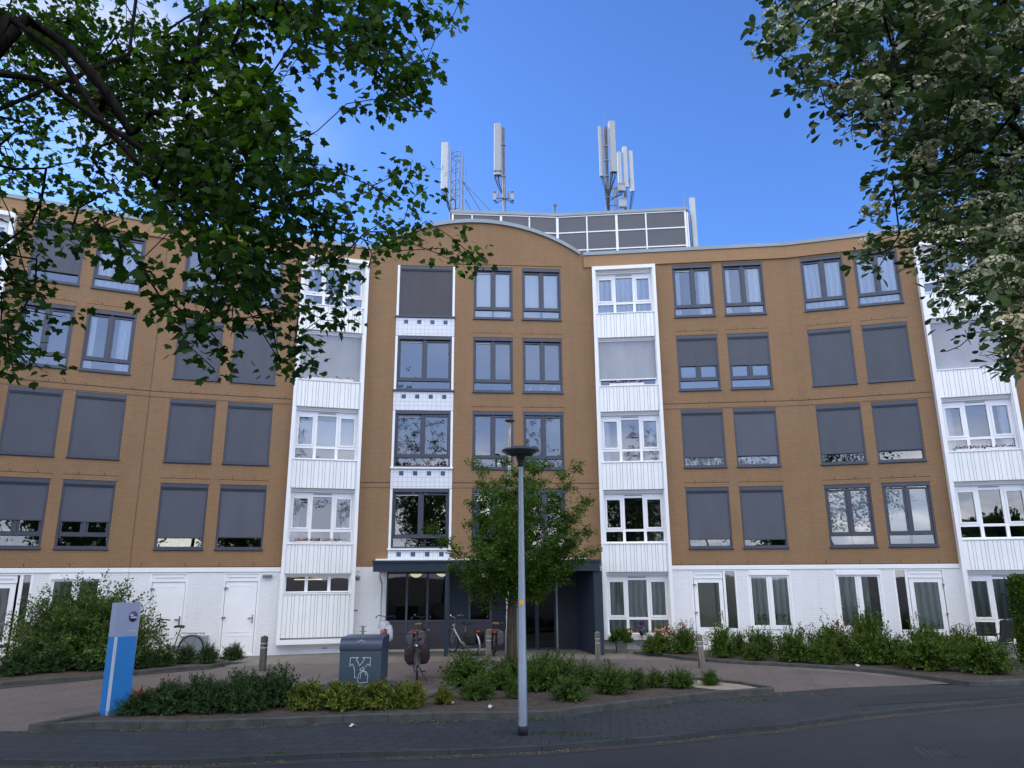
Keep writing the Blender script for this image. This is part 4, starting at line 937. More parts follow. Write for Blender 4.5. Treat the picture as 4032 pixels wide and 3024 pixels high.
mb = MB(); mb.lathe([(0, .004), (.075, .004), (.075, 0)], n=28, mtx=Matrix.Translation((.14, -.158, 1.63)) @ Matrix.Rotation(.066, 4, 'Z') @ Matrix.Rotation(PI/2, 4, 'X') @ Matrix.Diagonal((.92, 1.25, 1, 1))); lg = mb.build('emblem', 'logodark', ps)
mb = MB()
pth = [(.19, 1.625), (.1, 1.625), (.095, 1.66), (.12, 1.685), (.15, 1.675)]
mb.box(.105, .20, -.1665, -.1625, 1.598, 1.626); mb.box(.09, .145, -.1665, -.1625, 1.64, 1.665); mb.build('emblem_mark', 'pylonstripe', ps)
mb = MB()
for i in range(6): mb.box(.1+i*.019, .113+i*.019, -.160, -.1565, 1.378, 1.394+.004*(i % 2))
mb.build('faded_lettering', 'pylonstripe', ps)
# red object in the hedge
rd = thing('watering_can', 'small red plastic can half buried in the hedge beside the pylon sign', 'can', (-6.75, 14.3, .07))
mb = MB(); mb.lathe([(0, 0), (.08, 0), (.09, .2), (.06, .3), (.06, .34), (0, .34)], n=16); mb.build('body', 'red', rd)
mb = MB(); mb.tube([(.07, 0, .1), (.18, 0, .3), (.22, 0, .34)], .016, 8); mb.tube([(-.08, 0, .08), (-.15, 0, .2), (-.06, 0, .31)], .012, 8); mb.build('spout', 'red', rd)
# ================================================================ BICYCLES
def wheel(r, root, x, tyre='black', rimm='galv'):
    w_ = MB(); w_.torus((x, 0, r), r-.02, .02, (0, 1, 0), 36, 8); o = w_.build('wheel', tyre, root)
    w_ = MB(); w_.torus((x, 0, r), r-.048, .012, (0, 1, 0), 36, 6); s = w_.build('rim', rimm); s.parent = o
    w_ = MB()
    for i in range(18):
        a = 2*PI*i/18; sd = .02 if i % 2 else -.02
        w_.tube([(x+.02*math.cos(a+.8), sd, r+.02*math.sin(a+.8)), (x+(r-.05)*math.cos(a), 0, r+(r-.05)*math.sin(a))], .0022, 3, False)
    s = w_.build('spokes', 'galv'); s.parent = o
    w_ = MB(); w_.tube([(x, -.04, r), (x, .04, r)], .022, 10); s = w_.build('hub', 'chrome'); s.parent = o
def bike(name, label, loc, rz, frame='bikeblack', bag=None, saddle='black', grips='black', lean=.0, rim='galv', cover=False, bars=.24, step=True, guard='black'):
    t = thing(name, label, 'bicycle', loc, rz, 'bicycles parked by the entrance'); t.rotation_euler = (lean, 0, rz)
    R = .345; wheel(R, t, 0, rimm=rim); wheel(R, t, 1.12, rimm=rim)
    mb = MB(); bb = (.46, 0, .3); st = (.33, 0, .82); hd = (.93, 0, .86); hb = (.955, 0, .72)
    mb.tube([bb, st], .017, 8)
    if step: mb.tube([bb, (.62, 0, .36), (.8, 0, .55), hb], .021, 8)
    else: mb.tube([bb, hb], .019, 8); mb.tube([(.35, 0, .76), (.94, 0, .82)], .017, 8)
    for s in (-.05, .05):
        mb.tube([bb, (0, s, R)], .011, 6); mb.tube([(.35, 0, .72), (0, s, R)], .009, 6)
        mb.tube([(.965, s*.7, .7), (1.02, s, .55), (1.12, s, R)], .012, 6)
    mb.tube([(.985, 0, .68), (.92, 0, .9)], .021, 8); mb.build('frame', frame, t)
    mb = MB(); mb.tube([(.92, 0, .88), (.88, 0, 1.06)], .013, 8)
    for s in (-1, 1): mb.tube([(.88, 0, 1.06), (.93, s*.08, 1.1), (.9, s*bars, 1.12), (.76, s*(bars+.05), 1.08), (.68, s*(bars+.05), 1.07)], .011, 8)
    h = mb.build('handlebar', 'chrome' if frame == 'bikesilver' else 'bikeblack', t)
    for s in (-1, 1): g = MB(); g.tube([(.79, s*(bars+.045), 1.087), (.65, s*(bars+.05), 1.065)], .018, 8); o = g.build('grip', grips); o.parent = h
    g = MB(); g.tube([(.86, bars*.8, 1.12), (.8, bars*.9, 1.16)], .02, 8); o = g.build('bell', 'chrome'); o.parent = h
    mb = MB(); mb.tube([(.33, 0, .8), (.305, 0, .91)], .013, 8); mb.build('seat_post', 'chrome', t)
    mb = MB(); n = 12
    ring = [[(.22+.27*u, sy*(.1*(1-u)**.7+.02), .93+.02*math.sin(u*PI)+(.015 if abs(sy) < .5 else 0)) for sy in (-1, -.5, 0, .5, 1)] for u in [i/n for i in range(n+1)]]
    top = [p for r_ in ring for p in r_]; bot = [(x, y*.8, z-.05) for x, y, z in top]; N5 = 5; nn = len(top)
    mb.raw(top+bot, [(i*5+j, i*5+j+1, (i+1)*5+j+1, (i+1)*5+j) for i in range(n) for j in range(4)] + [(nn+i*5+j+1, nn+i*5+j, nn+(i+1)*5+j, nn+(i+1)*5+j+1) for i in range(n) for j in range(4)]
           + [(i*5, (i+1)*5, nn+(i+1)*5, nn+i*5) for i in range(n)] + [((i+1)*5+4, i*5+4, nn+i*5+4, nn+(i+1)*5+4) for i in range(n)] + [(0, nn, nn+1, 1), (1, nn+1, nn+2, 2), (2, nn+2, nn+3, 3), (3, nn+3, nn+4, 4)], True)
    mb.build('saddle', saddle, t)
    if cover:
        mb = MB(); R_ = random.Random(4); prof = [(0, 1.0), (.1, .99), (.15, .93), (.17, .85), (.19, .78)]; k = 18; vs = []
        for r_, z in prof:
            for i in range(k): q = 1+R_.uniform(-.12, .15); vs.append((.3+r_*q*1.2*math.cos(2*PI*i/k), r_*q*math.sin(2*PI*i/k), z+R_.uniform(-.015, .015)))
        mb.raw(vs, [(i*k+j, i*k+(j+1) % k, (i+1)*k+(j+1) % k, (i+1)*k+j) for i in range(4) for j in range(k)], True)
        mb.tube([(.2, -.15, .85), (.1, -.18, .7), (.05, -.2, .5), (.02, -.17, .42)], [.08, .1, .09, .03], 10)
        mb.build('saddle_cover', 'coverwhite', t)
    mb = MB(); 
    for s in (-.06, .06): mb.tube([(.28, s, .74), (-.3, s, .73)], .007, 6); mb.tube([(-.12, s, .73), (0, s, R)], .006, 6); mb.tube([(-.25, s, .73), (0, s, R)], .006, 6)
    for x in (-.3, -.1, .1): mb.tube([(x, -.06, .735), (x, .06, .735)], .006, 6)
    mb.build('luggage_rack', 'galv' if frame != 'bikeblack' else 'bikeblack', t)
    mb = MB()
    for x, a0, a1 in ((0, -.9, 2.3), (1.12, -1.25, .9)):
        n = 16; vs = []
        for i in range(n+1):
            a = a0+(a1-a0)*i/n
            for s in (-.028, 0, .028): rr = R+.03-(.01 if s else 0); vs.append((x-rr*math.sin(a), s, R+rr*math.cos(a)))
        mb.raw(vs, [(i*3+j, i*3+j+1, i*3+j+4, i*3+j+3) for i in range(n) for j in range(2)], True)
    mb.build('mudguard', guard, t)
    mb = MB(); pr = [(.62, .3), (.52, .4), (.2, .4), (-.03, .39), (-.06, .33), (0, .29), (.4, .19), (.56, .2)]
    n = len(pr); vs = [(x, y, z) for y in (-.065, -.05) for x, z in pr]; mb.raw(vs, [tuple(range(n)), tuple(range(n, 2*n))[::-1]]+[(i, (i+1) % n, n+(i+1) % n, n+i) for i in range(n)]); mb.build('chain_case', frame if frame != 'bikebronze' else 'bikesilver', t)
    for s, a in ((-1, .6), (1, .6+PI)):
        mb = MB(); e_ = (.46+.17*math.cos(a), s*.09, .3+.17*math.sin(a)); mb.tube([(.46, s*.08, .3), e_], .009, 6); mb.box(e_[0]-.045, e_[0]+.045, min(s*.1, s*.19), max(s*.1, s*.19), e_[2]-.012, e_[2]+.012); mb.build('pedal', 'black', t)
    mb = MB(); mb.tube([(.36, .05, .28), (.3, .2, .02), (.34, .22, .01)], .009, 6); mb.build('kickstand', 'black', t)
    mb = MB(); mb.lathe([(0, .03), (.035, .02), (.04, -.01), (.02, -.04), (0, -.045)], (1.0, 0, .83), 12, mtx=Matrix.Rotation(PI/2, 4, 'Y')); mb.build('headlight', 'chrome', t)
    mb = MB(); mb.box(-.33, -.305, -.05, .05, .69, .735); mb.build('taillight', 'taillight', t)
    if bag:
        for s in (-1, 1):
            mb = MB(); R_ = random.Random(s+5); y0 = .075; pts = []
            for z, w_, d_ in ((.33, .15, .13), (.4, .19, .18), (.58, .2, .2), (.71, .19, .16), (.765, .14, .06)):
                for cx, cy in ((-1, 0), (-.9, 1), (0, 1.12), (.9, 1), (1, 0)): pts.append((-.08+cx*w_+R_.uniform(-.01, .01), s*(y0+cy*d_+R_.uniform(-.008, .01)), z+R_.uniform(-.008, .008)))
            n = 5; fs = [(i*n+j, i*n+j+1, (i+1)*n+j+1, (i+1)*n+j) for i in range(4) for j in range(4)]+[(i*n+4, i*n, (i+1)*n, (i+1)*n+4) for i in range(4)]+[(0, 1, 2, 3, 4)[::-1], (20, 21, 22, 23, 24)]
            mb.raw(pts, fs, False); o = mb.build('pannier', bag, t, bevel=.02)
            mb = MB(); mb.box(-.1, -.06, min(s*.27, s*.3), max(s*.27, s*.3), .42, .7); q = mb.build('strap', 'black'); q.parent = o
        mb = MB(); mb.box(-.26, .1, -.1, .1, .745, .765); mb.build('pannier_bridge', bag, t)
    return t
def heading(x, y): return math.atan2(y, x)
bike('bicycle', 'dark bicycle with plum panniers facing the street in front of the canopy', (-2.26, 18.55, 0), heading(.12, -1), 'bikeblack', 'bagplum', lean=.04, bars=.32)
bike('bicycle', 'bicycle with brown saddle and dusky panniers against the entrance glazing, behind the plum pannier bicycle', (-2.85, 23.2, 0), heading(.05, 1), 'bikeblack', 'baggrey', 'leather', 'leather', lean=-.03)
bike('bicycle', 'silver bicycle with black panniers just right of the canopy post', (-1.2, 23.45, 0), heading(-.62, .78), 'bikesilver', 'bagblack', 'black', lean=-.07, guard='bikesilver')
bike('bicycle', 'bicycle with brown saddle and grey bags behind the pale bollard left of the tree', (-.58, 23.3, 0), heading(.02, 1), 'bikeblack', 'baggrey', 'leather', 'leather', lean=.05)
bike('bicycle', 'bicycle with a white cover over its saddle behind the waste container', (-3.92, 23.4, 0), heading(-.12, 1), 'bikebronze', None, 'black', lean=.03, cover=True)
bike('bicycle', 'mauve step-through bicycle leaning before the left white door', (-9.12, 22.1, .06), heading(-1, -.28), 'bikebronze', None, 'black', lean=-.06, guard='black')
# ================================================================ PLANTERS AND SILL THINGS
# ================================================================ FOLIAGE
nr = np.random.default_rng(11)
def leaf_tpl(kind):
    if kind == 'maple':
        h_ = [(.2, -.1), (.46, -.03), (.4, .13), (.52, .25), (.62, .46), (.36, .46), (.3, .62), (.14, .82)]; pts = [(0, 0)]+h_+[(0, 1.03)]+[(-x, y) for x, y in h_[::-1]]
        v = [(0, .28, .0)] + [(x, y, -.14*abs(x)-.10*max(0, y-.4)) for x, y in pts]
        n = len(pts); f = [(0, 1+i, 1+(i+1) % n) for i in range(n)]
        return np.array(v, dtype=np.float32), f
    if kind == 'oval':
        v = [(0, 0, 0), (.22, .3, .05), (.26, .62, .04), (0, 1, -.06), (-.26, .62, .04), (-.22, .3, .05), (0, .5, -.03)]
        return np.array(v, dtype=np.float32), [(0, 1, 6), (1, 2, 6), (2, 3, 6), (3, 4, 6), (4, 5, 6), (5, 0, 6)]
    if kind == 'obovate':
        v = [(0, 0, 0), (.16, .3, .05), (.33, .66, .05), (.18, .95, -.02), (0, 1.02, -.05), (-.18, .95, -.02), (-.33, .66, .05), (-.16, .3, .05), (0, .5, -.04)]
        return np.array(v, dtype=np.float32), [(i, (i+1) % 8, 8) for i in range(8)]
    if kind == 'small':
        v = [(0, 0, 0), (.27, .45, .05), (0, 1, -.05), (-.27, .45, .05)]
        return np.array(v, dtype=np.float32), [(0, 1, 2), (0, 2, 3)]
    if kind == 'petal':
        v = [(-.5, -.3, 0), (.0, -.55, .1), (.5, -.3, 0), (.5, .3, .1), (0, .55, 0), (-.5, .3, .1)]
        return np.array(v, dtype=np.float32), [(0, 1, 2, 3, 4, 5)]
def leaves(name, P, D, N, S, kind, mat, parent=None):
    """P positions, D growth direction, N face normal, S size -> one mesh of separate leaves"""
    P = np.asarray(P, dtype=np.float32); D = np.asarray(D, dtype=np.float32); N = np.asarray(N, dtype=np.float32); S = np.asarray(S, dtype=np.float32)
    D /= np.linalg.norm(D, axis=1, keepdims=True)+1e-9
    X = np.cross(D, N); X /= np.linalg.norm(X, axis=1, keepdims=True)+1e-9
    Z = np.cross(X, D)
    T, F = leaf_tpl(kind); k = len(T); n = len(P)
    V = P[:, None, :] + S[:, None, None]*(T[None, :, 0:1]*X[:, None, :] + T[None, :, 1:2]*D[:, None, :] + T[None, :, 2:3]*Z[:, None, :])
    me = bpy.data.meshes.new(name)
    lens = np.array([len(f) for f in F]); flat = np.concatenate([np.array(f) for f in F])
    loops = (flat[None, :] + (np.arange(n)*k)[:, None]).ravel().astype(np.int32)
    starts = np.concatenate([[0], np.cumsum(np.tile(lens, n))[:-1]]).astype(np.int32)
    me.vertices.add(n*k); me.vertices.foreach_set('co', V.reshape(-1).astype(np.float32))
    me.loops.add(len(loops)); me.loops.foreach_set('vertex_index', loops)
    me.polygons.add(len(starts)); me.polygons.foreach_set('loop_start', starts); me.polygons.foreach_set('loop_total', np.tile(lens, n).astype(np.int32))
    me.update(calc_edges=True); me.validate()
    me.materials.append(M[mat]); o = bpy.data.objects.new(name, me); COL.objects.link(o)
    if parent: o.parent = parent
    return o
def rv(n): 
    v = nr.normal(size=(n, 3)); return v/np.linalg.norm(v, axis=1, keepdims=True)
class Shrub:
    """shoots from a base curving outwards; leaves alternate along them"""
    def __init__(s, shoots, per, lsize, spread=1.0, upright=.5, start=.35, wild=.15):
        s.P = []; s.D = []; s.N = []; s.S = []; s.st = MB()
        for i in range(shoots):
            a = nr.uniform(0, 2*PI); el = math.acos(nr.uniform(0.02, 1)**(upright)); el = min(el, 1.45)
            L = nr.uniform(.78, 1.0) + (nr.uniform(0, wild*1.7) if nr.random() < .3 else nr.uniform(-.25, 0))
            d = np.array([math.cos(a)*math.sin(el), math.sin(a)*math.sin(el), math.cos(el)])
            tip = d*L*np.array([1, 1, 1]); b = np.array([nr.normal()*.12, nr.normal()*.12, 0])
            mid = (b+tip)*.5+np.array([0, 0, .12])+nr.normal(size=3)*.05
            pts = [tuple((1-t)**2*b+2*t*(1-t)*mid+t*t*tip) for t in (0, .33, .66, 1)]
            if i % 3 == 0: s.st.tube(pts, [.012, .009, .006, .003], 3, False)
            for j in range(per):
                t = start+(1-start)*(j+nr.random())/per
                p = (1-t)**2*b+2*t*(1-t)*mid+t*t*tip; tg = (tip-b); tg = tg/np.linalg.norm(tg)
                sd = rv(1)[0]; sd -= tg*sd.dot(tg); sd /= np.linalg.norm(sd)
                dd = sd*.9+tg*.6+np.array([0, 0, .1]); s.P.append(p+sd*.02); s.D.append(dd)
                s.N.append(np.array([0, 0, 1])*.9+d*.5+nr.normal(size=3)*.45); s.S.append(lsize*nr.uniform(.65, 1.2))
def make_shrub(kind, name, **k):
    s = Shrub(**k); mp = {'hedge': 'hedgeleaf', 'shrub': 'shrubleaf', 'bush': 'bushleaf', 'spirea': 'spirea', 'red': 'redleaf', 'big': 'bushleaf', 'tall': 'hedgeleaf'}[kind]
    root = thing(name, '', '', (0, -200, 0)); f = leaves('foliage', s.P, s.D, s.N, s.S, 'small', mp, root); st = s.st.build('stems', 'twig', root)
    return root
PROTO = {
 'hedge': [make_shrub('hedge', 'hedge_shrub', shoots=300, per=30, lsize=.085, upright=.9, wild=.12) for _ in range(2)],
 'shrub': [make_shrub('shrub', 'low_shrub', shoots=260, per=30, lsize=.095, upright=.8, wild=.2) for _ in range(3)],
 'bush': [make_shrub('bush', 'bed_shrub', shoots=280, per=30, lsize=.09, upright=.9, wild=.2) for _ in range(3)],
 'spirea': [make_shrub('spirea', 'golden_shrub', shoots=200, per=26, lsize=.12, upright=.85, wild=.15) for _ in range(2)],
 'red': [make_shrub('red', 'bronze_shrub', shoots=50, per=12, lsize=.13, upright=.7, wild=.3)],
}
CAT = {'hedge': 'hedge shrub', 'shrub': 'shrub', 'bush': 'shrub', 'spirea': 'golden shrub', 'red': 'shrub'}
ctr = {}
def place(kind, x, y, w, h, label, group, d=None, z=.07):
    pr = PROTO[kind]; i = ctr.get(kind, 0); ctr[kind] = i+1
    o = copytree(pr[i % len(pr)]) 
    o.location = (x, y, z); o.rotation_euler = (0, 0, nr.uniform(0, 6.28)); o.scale = (w/2*1.04, (d or w)/2*1.04, h*.98)
    if d: o.rotation_euler = (0, 0, 0)
    tag(o, label, CAT[kind], group); return o
# left front hedge block
k = 0
HG = [(-6.62, 13.98, .9, .5), (-6.0, 14.05, .95, .62), (-5.75, 14.6, 1.0, .72), (-5.35, 14.1, .9, .66), (-5.05, 14.75, 1.05, .8), (-4.75, 14.2, .9, .7), (-4.4, 14.8, 1.05, .86), (-6.35, 14.5, .8, .6)]
words = ['hedge shrub at the foot of the pylon sign', 'hedge shrub second from the pylon sign, along the kerb', 'hedge shrub behind the kerb row, near the red can', 'hedge shrub third from the pylon sign, along the kerb', 'hedge shrub in the middle of the back row before the left door', 'hedge shrub of the kerb row nearest the golden shrubs', 'tallest hedge shrub, at the right end by the dark bollard', 'small hedge shrub directly right of the red can']
for (x, y, w_, h), lb in zip(HG, words): place('hedge', x, y, w_, h*.82, 'dark green '+lb, 'dark hedge shrubs on the island')
SPL = [(-3.72, 14.35, .8, .6, 'golden green shrub left of the waste container'), (-3.1, 14.35, .95, .6, 'golden green shrub in front of the waste container emblem'), (-2.5, 14.42, .85, .58, 'golden green shrub below the right edge of the waste container'), (-1.95, 14.5, .8, .58, 'golden green shrub in front of the plum pannier bicycle'), (-1.3, 14.75, .42, .4, 'small yellow shrub standing alone right of the golden row')]
for x, y, w_, h, lb in SPL: place('spirea', x, y, w_, h*.84, lb, 'golden shrubs on the island')
CS = [(-1.0, 17.2, 1.25, .85, 'large grey green shrub left of the young tree, nearest the bicycle'), (-.72, 15.3, .75, .58, 'round green shrub on the soil left of the lamp, at the front'), (-.3, 16.5, .8, .62, 'green shrub just left of the young tree trunk'), (-.02, 15.35, .38, .5, 'narrow green shrub at the left of the lamp post'),
      (.42, 16.3, .75, .85, 'green shrub directly right of the lamp post'), (.95, 16.5, 1.1, .9, 'broad tall shrub in front of the glass entrance doors'), (1.05, 15.1, .75, .55, 'front shrub on the soil right of the lamp post'), (1.6, 17.1, .8, .6, 'shrub at the back of the island before the portal wall'), (2.0, 15.9, .85, .72, 'round shrub on the soil below the third bollard'),
      (2.55, 16.5, .65, .52, 'shrub right of the round shrub, mid island'), (3.02, 16.7, .5, .45, 'small shrub beside a pale stone near the sand patch'), (3.5, 16.55, .7, .48, 'shrub at the left edge of the sand patch'), (4.2, 16.85, .42, .42, 'smallest shrub alone on the sand patch at the island tip'), (-.1, 18.0, .9, .6, 'shrub at the foot of the young tree'), (.7, 17.9, .9, .7, 'shrub behind the lamp post, right of the tree foot')]
for x, y, w_, h, lb in CS: place('shrub', x, y, w_, h*.8, lb, 'green shrubs on the island')
LS = [(-13.0, 18.0, 1.2, .8), (-12.1, 19.15, 1.0, .65), (-11.6, 19.8, 1.15, .6), (-10.7, 20.1, 1.0, .52), (-9.95, 21.1, .7, .5), (-9.25, 20.8, .68, .55), (-8.95, 21.4, .68, .48), (-8.33, 21.4, .66, .52), (-7.82, 21.85, .7, .5), (-14.2, 17.6, 1.4, .8), (-9.7, 20.4, .8, .45)]
lw = ['low shrub at the left edge of the photo below the big bush', 'low shrub second from the left edge below the big bush', 'low shrub below the middle of the big bush', 'low shrub right behind the pylon sign', 'low shrub right of the pylon sign by the bicycle wheel', 'low shrub below the handlebar of the mauve bicycle', 'low shrub below the saddle of the mauve bicycle', 'clipped round shrub before the gap between the two left doors', 'clipped round shrub at the right end, before the second left door', 'low shrub filling the far left corner of the bed', 'low shrub in the bed front just right of the pylon sign']
for (x, y, w_, h), lb in zip(LS, lw): place('hedge', x, y, w_, h, 'dark '+lb, 'low shrubs of the left bed')
RS = [(4.3, 23.25, 1.1, .62, 'green shrub under the flower sill, first of the right bed'), (5.1, 23.3, .85, .85, 'green shrub left of the leaning bollard, before the white wall'), (5.95, 22.2, .8, .95, 'green shrub just right of the leaning bollard'), (6.55, 22.7, .5, .7, 'thin shrub with reddish stems before the first right door'), (7.05, 22.3, 1.05, .8, 'green shrub before the side light of the first right door'), (7.6, 21.2, 1.2, .9, 'green shrub under the first long curtained window'),
      (8.6, 21.3, 1.35, .95, 'broad shrub between the two long curtained windows'), (9.3, 20.6, 1.2, .95, 'dense shrub before the second long curtained window'), (9.9, 20.6, 1.15, .8, 'shrub with ragged top before the narrow dark side light'), (10.2, 19.4, 1.45, .85, 'wide shrub spreading to the kerb below the second right door'), (11.3, 20.5, 1.3, .75, 'low wide shrub right of the second right door'), (12.4, 21.6, 1.3, .8, 'shrub before the far right bay window'), (11.2, 18.7, 1.45, .85, 'rounded shrub at the right end of the bed by the kerb'), (8.15, 20.5, .95, .6, 'front shrub hanging over the kerb of the right bed'), (6.6, 21.5, .7, .5, 'small shrub leaning over the kerb near the leaning bollard')]
for x, y, w_, h, lb in RS: place('bush', x, y, w_, h, lb, 'shrubs of the right bed')
place('red', 9.45, 22.4, 1.0, 1.15, 'thin bronze leaved shrub before the white wall between the curtained windows', None)
# the climbing evergreen next to it
o = place('bush', 10.3, 22.6, 1.15, 1.3, 'upright glossy evergreen shrub taller than the right bed, before the second curtained window', None); o.name = 'evergreen_shrub'
o = place('bush', 12.0, 22.6, 1.2, .9, 'feathery juniper with drooping grey tips below the second right door', None); o.name = 'juniper'
for lst in PROTO.values():
    for p in lst:
        for ch in list(p.children): bpy.data.objects.remove(ch)
        bpy.data.objects.remove(p)
# big bush left: several tall arching shoots
def bigbush():
    s_ = Shrub(shoots=1800, per=54, lsize=.05, upright=.75, wild=.22, start=.3)
    r = thing('tall_bush', 'big ragged dark green bush standing before the left ground floor windows', 'bush', (-11.4, 20.6, .06))
    r.scale = (2.0, 1.05, 1.88)
    leaves('foliage', s_.P, s_.D, s_.N, s_.S, 'small', 'shrubleaf', r); s_.st.build('stems', 'twig', r)
bigbush()
# hedge at the far right
hg = thing('clipped_hedge', 'tall clipped green hedge at the right edge of the photo', 'hedge', (14.5, 19.9, .05))
n = 34000; P = nr.uniform([-1.25, -.6, 0], [2.5, .6, 2.15], (n, 3)); sh = nr.integers(0, 4, n)
P[sh == 0, 0] = -1.25+nr.normal(size=(sh == 0).sum())*.05; P[sh == 1, 1] = -.6+nr.normal(size=(sh == 1).sum())*.05; P[sh == 2, 2] = 2.15+nr.normal(size=(sh == 2).sum())*.04
leaves('foliage', P, rv(n)+[0, 0, .6], rv(n)+[0, 0, .5], nr.uniform(.06, .11, n), 'small', 'bushleaf', hg)
mb = MB()
for i in range(9): mb.tube([(-1+i*.42, 0, 0), (-1+i*.42+nr.normal()*.1, nr.normal()*.1, 1.7)], [.03, .01], 5)
mb.build('stems', 'twig', hg)
# ---------------- potted things
def pot(name, label, cat, x, y, z, r, h, pm, kind, lm, ph_, pw, n=160, ls=.06, flowers=None, square=False, group=None):
    t = thing(name, label, cat, (x, y, z), 0, group); mb = MB()
    if square: 
        a, b = r*.85, r; mb.raw([(-a, -a, 0), (a, -a, 0), (a, a, 0), (-a, a, 0), (-b, -b, h), (b, -b, h), (b, b, h), (-b, b, h), (-b*.9, -b*.9, h-.02), (b*.9, -b*.9, h-.02), (b*.9, b*.9, h-.02), (-b*.9, b*.9, h-.02)], [(0, 1, 5, 4), (1, 2, 6, 5), (2, 3, 7, 6), (3, 0, 4, 7), (4, 5, 9, 8), (5, 6, 10, 9), (6, 7, 11, 10), (7, 4, 8, 11), (8, 9, 10, 11), (3, 2, 1, 0)])
    else: mb.lathe([(0, 0), (r*.65, 0), (r*.95, h*.5), (r, h*.85), (r*.9, h), (r*.8, h*.97), (0, h*.94)], n=18)
    mb.build('pot', pm, t)
    if n:
        q = rv(n); q[:, 2] = np.abs(q[:, 2]); rad = nr.uniform(.35, 1, (n, 1))**.6
        P = q*rad*[pw, pw, ph_]+[0, 0, h]; leaves('foliage', P, q+[0, 0, .5], q*.5+rv(n)*.6+[0, 0, .6], nr.uniform(.7, 1.2, n)*ls, kind, lm, t)
    if flowers:
        m_ = n//3+8; q = rv(m_); q[:, 2] = np.abs(q[:, 2]); P = q*[pw, pw, ph_]*nr.uniform(.8, 1.1, (m_, 1))+[0, 0, h]
        leaves('blossom', P, rv(m_), q+rv(m_)*.4, nr.uniform(.6, 1.2, m_)*ls*.8, 'petal', flowers, t)
    return t
pot('potted_grass', 'grey square planter with trailing grassy plant beside the dark portal wall', 'potted plant', 3.33, 24.1, .01, .17, .28, 'pot', 'oval', 'bushleaf', .34, .33, 420, .12, square=True)
pot('potted_plant', 'dark glazed pot with purple leaved plant on the right bay sill', 'potted plant', 4.08, 24.68, .455, .09, .17, 'potdark', 'oval', 'purpleflower', .26, .08, 50, .09)
pot('potted_plant', 'black pot with red flowers on the right bay sill, left of the purple plant', 'potted plant', 3.7, 24.72, .455, .08, .1, 'potdark', 'small', 'shrubleaf', .1, .14, 70, .05, 'pinkflower')
pot('potted_plant', 'pink flowering pot on the right bay sill, right of the purple plant', 'potted plant', 4.55, 24.66, .455, .09, .1, 'potwhite', 'small', 'bushleaf', .12, .18, 90, .05, 'pinkflower')
pot('rose_bush', 'salmon pink flowering bush under the right end of the bay sill', 'flowering bush', 4.75, 24.15, .05, .12, .2, 'pot', 'small', 'bushleaf', .55, .38, 420, .07, 'pinkflower')
pot('white_flower_bush', 'white flowering bush before the first right door', 'flowering bush', 6.2, 23.5, .05, .14, .15, 'pot', 'small', 'shrubleaf', .7, .5, 350, .06, 'petal')
pot('white_flower_bush', 'white flowering plant in a pot before the long curtained window', 'flowering bush', 7.2, 23.5, .05, .14, .15, 'pot', 'small', 'shrubleaf', .6, .4, 260, .06, 'petal')
pot('potted_plant', 'grey tub below the bronze shrub by the white wall', 'potted plant', 9.5, 23.6, .02, .2, .5, 'pot', 'small', 'bushleaf', .3, .25, 120, .07)
def flowerbox(label, key, X0, X1, z, fl, n=120, y=.06):
    k_, a, b = BAY[key]; w = WL[k_]; t = thing('flower_box', label, 'flower box', tuple(w.p((X0+X1)/2, y, z)), 0, 'flower boxes on the bay parapets')
    L_ = (X1-X0)/2; mb = MB(); mb.box(-L_, L_, -.06, .06, 0, .07); ang = math.atan(w.s); o = mb.build('trough', 'potwhite', t); t.rotation_euler = (0, 0, ang)
    P = nr.uniform([-L_, -.07, .06], [L_, .07, .15], (n, 3)); leaves('blossom', P, rv(n), rv(n)+[0, -.5, .6], nr.uniform(.03, .055, n), 'petal', fl, t)
flowerbox('flower box with purple and white blooms under the silver screen of the right bay', 'right', 3.4, 4.6, 8.69, 'purpleflower', 120, .16)
flowerbox('flower box with mixed blooms on the lowest parapet of the left white bay', 'left', -6.95, -5.35, 3.34, 'mixflower', 200, .16)
flowerbox('flower box with purple and orange blooms on the second lowest far right bay parapet', 'farright', 13.95, 15.6, 6.03, 'purpleflower', 140, .16)
flowerbox('flower box with dark purple blooms on the topmost far right bay window', 'farright', 13.95, 15.6, 11.36, 'purpleflower', 140, .16)
flowerbox('flower box with orange blooms under the full silver screen of the left bay', 'left', -6.9, -5.4, 8.69, 'mixflower', 90, .17)
def sill(label, k_, X, z, kind, off=-.2, s=1.0):
    w = WL[k_]; p = w.p(X, off, z)
    if kind == 'plant': return pot('potted_plant', label, 'potted plant', p.x, p.y, p.z, .07*s, .1*s, 'potwhite', 'small', 'bushleaf', .16*s, .13*s, 60, .07*s, group='pots on inner window sills')
    if kind == 'orchid': return pot('potted_plant', label, 'potted plant', p.x, p.y, p.z, .06*s, .11*s, 'potwhite', 'small', 'shrubleaf', .2*s, .1*s, 30, .06*s, 'petal', group='pots on inner window sills')
    t = thing('vase', label, 'vase', tuple(p), 0, 'ornaments on inner window sills'); mb = MB(); mb.lathe([(0, 0), (.05*s, 0), (.08*s, .06*s), (.05*s, .13*s), (.055*s, .16*s)], n=14); mb.build('body', 'potwhite', t)
sill('potted plant behind the lower left pane of the lowest window left of the first fold', 'A', -14.2, 3.22, 'plant'); sill('small pale vase in the lowest row, far left window', 'A', -13.9, 3.22, 'vase')
sill('leafy pot in the lowest row window second from the left', 'A', -12.9, 3.22, 'plant'); sill('white vase in the lowest row window second from the left', 'A', -12.3, 3.22, 'vase')
sill('leafy pot in the lowest row, third window from the left', 'B', -10.5, 3.22, 'plant'); sill('white flowering pot in the lowest row, third window from the left', 'B', -10.1, 3.22, 'orchid')
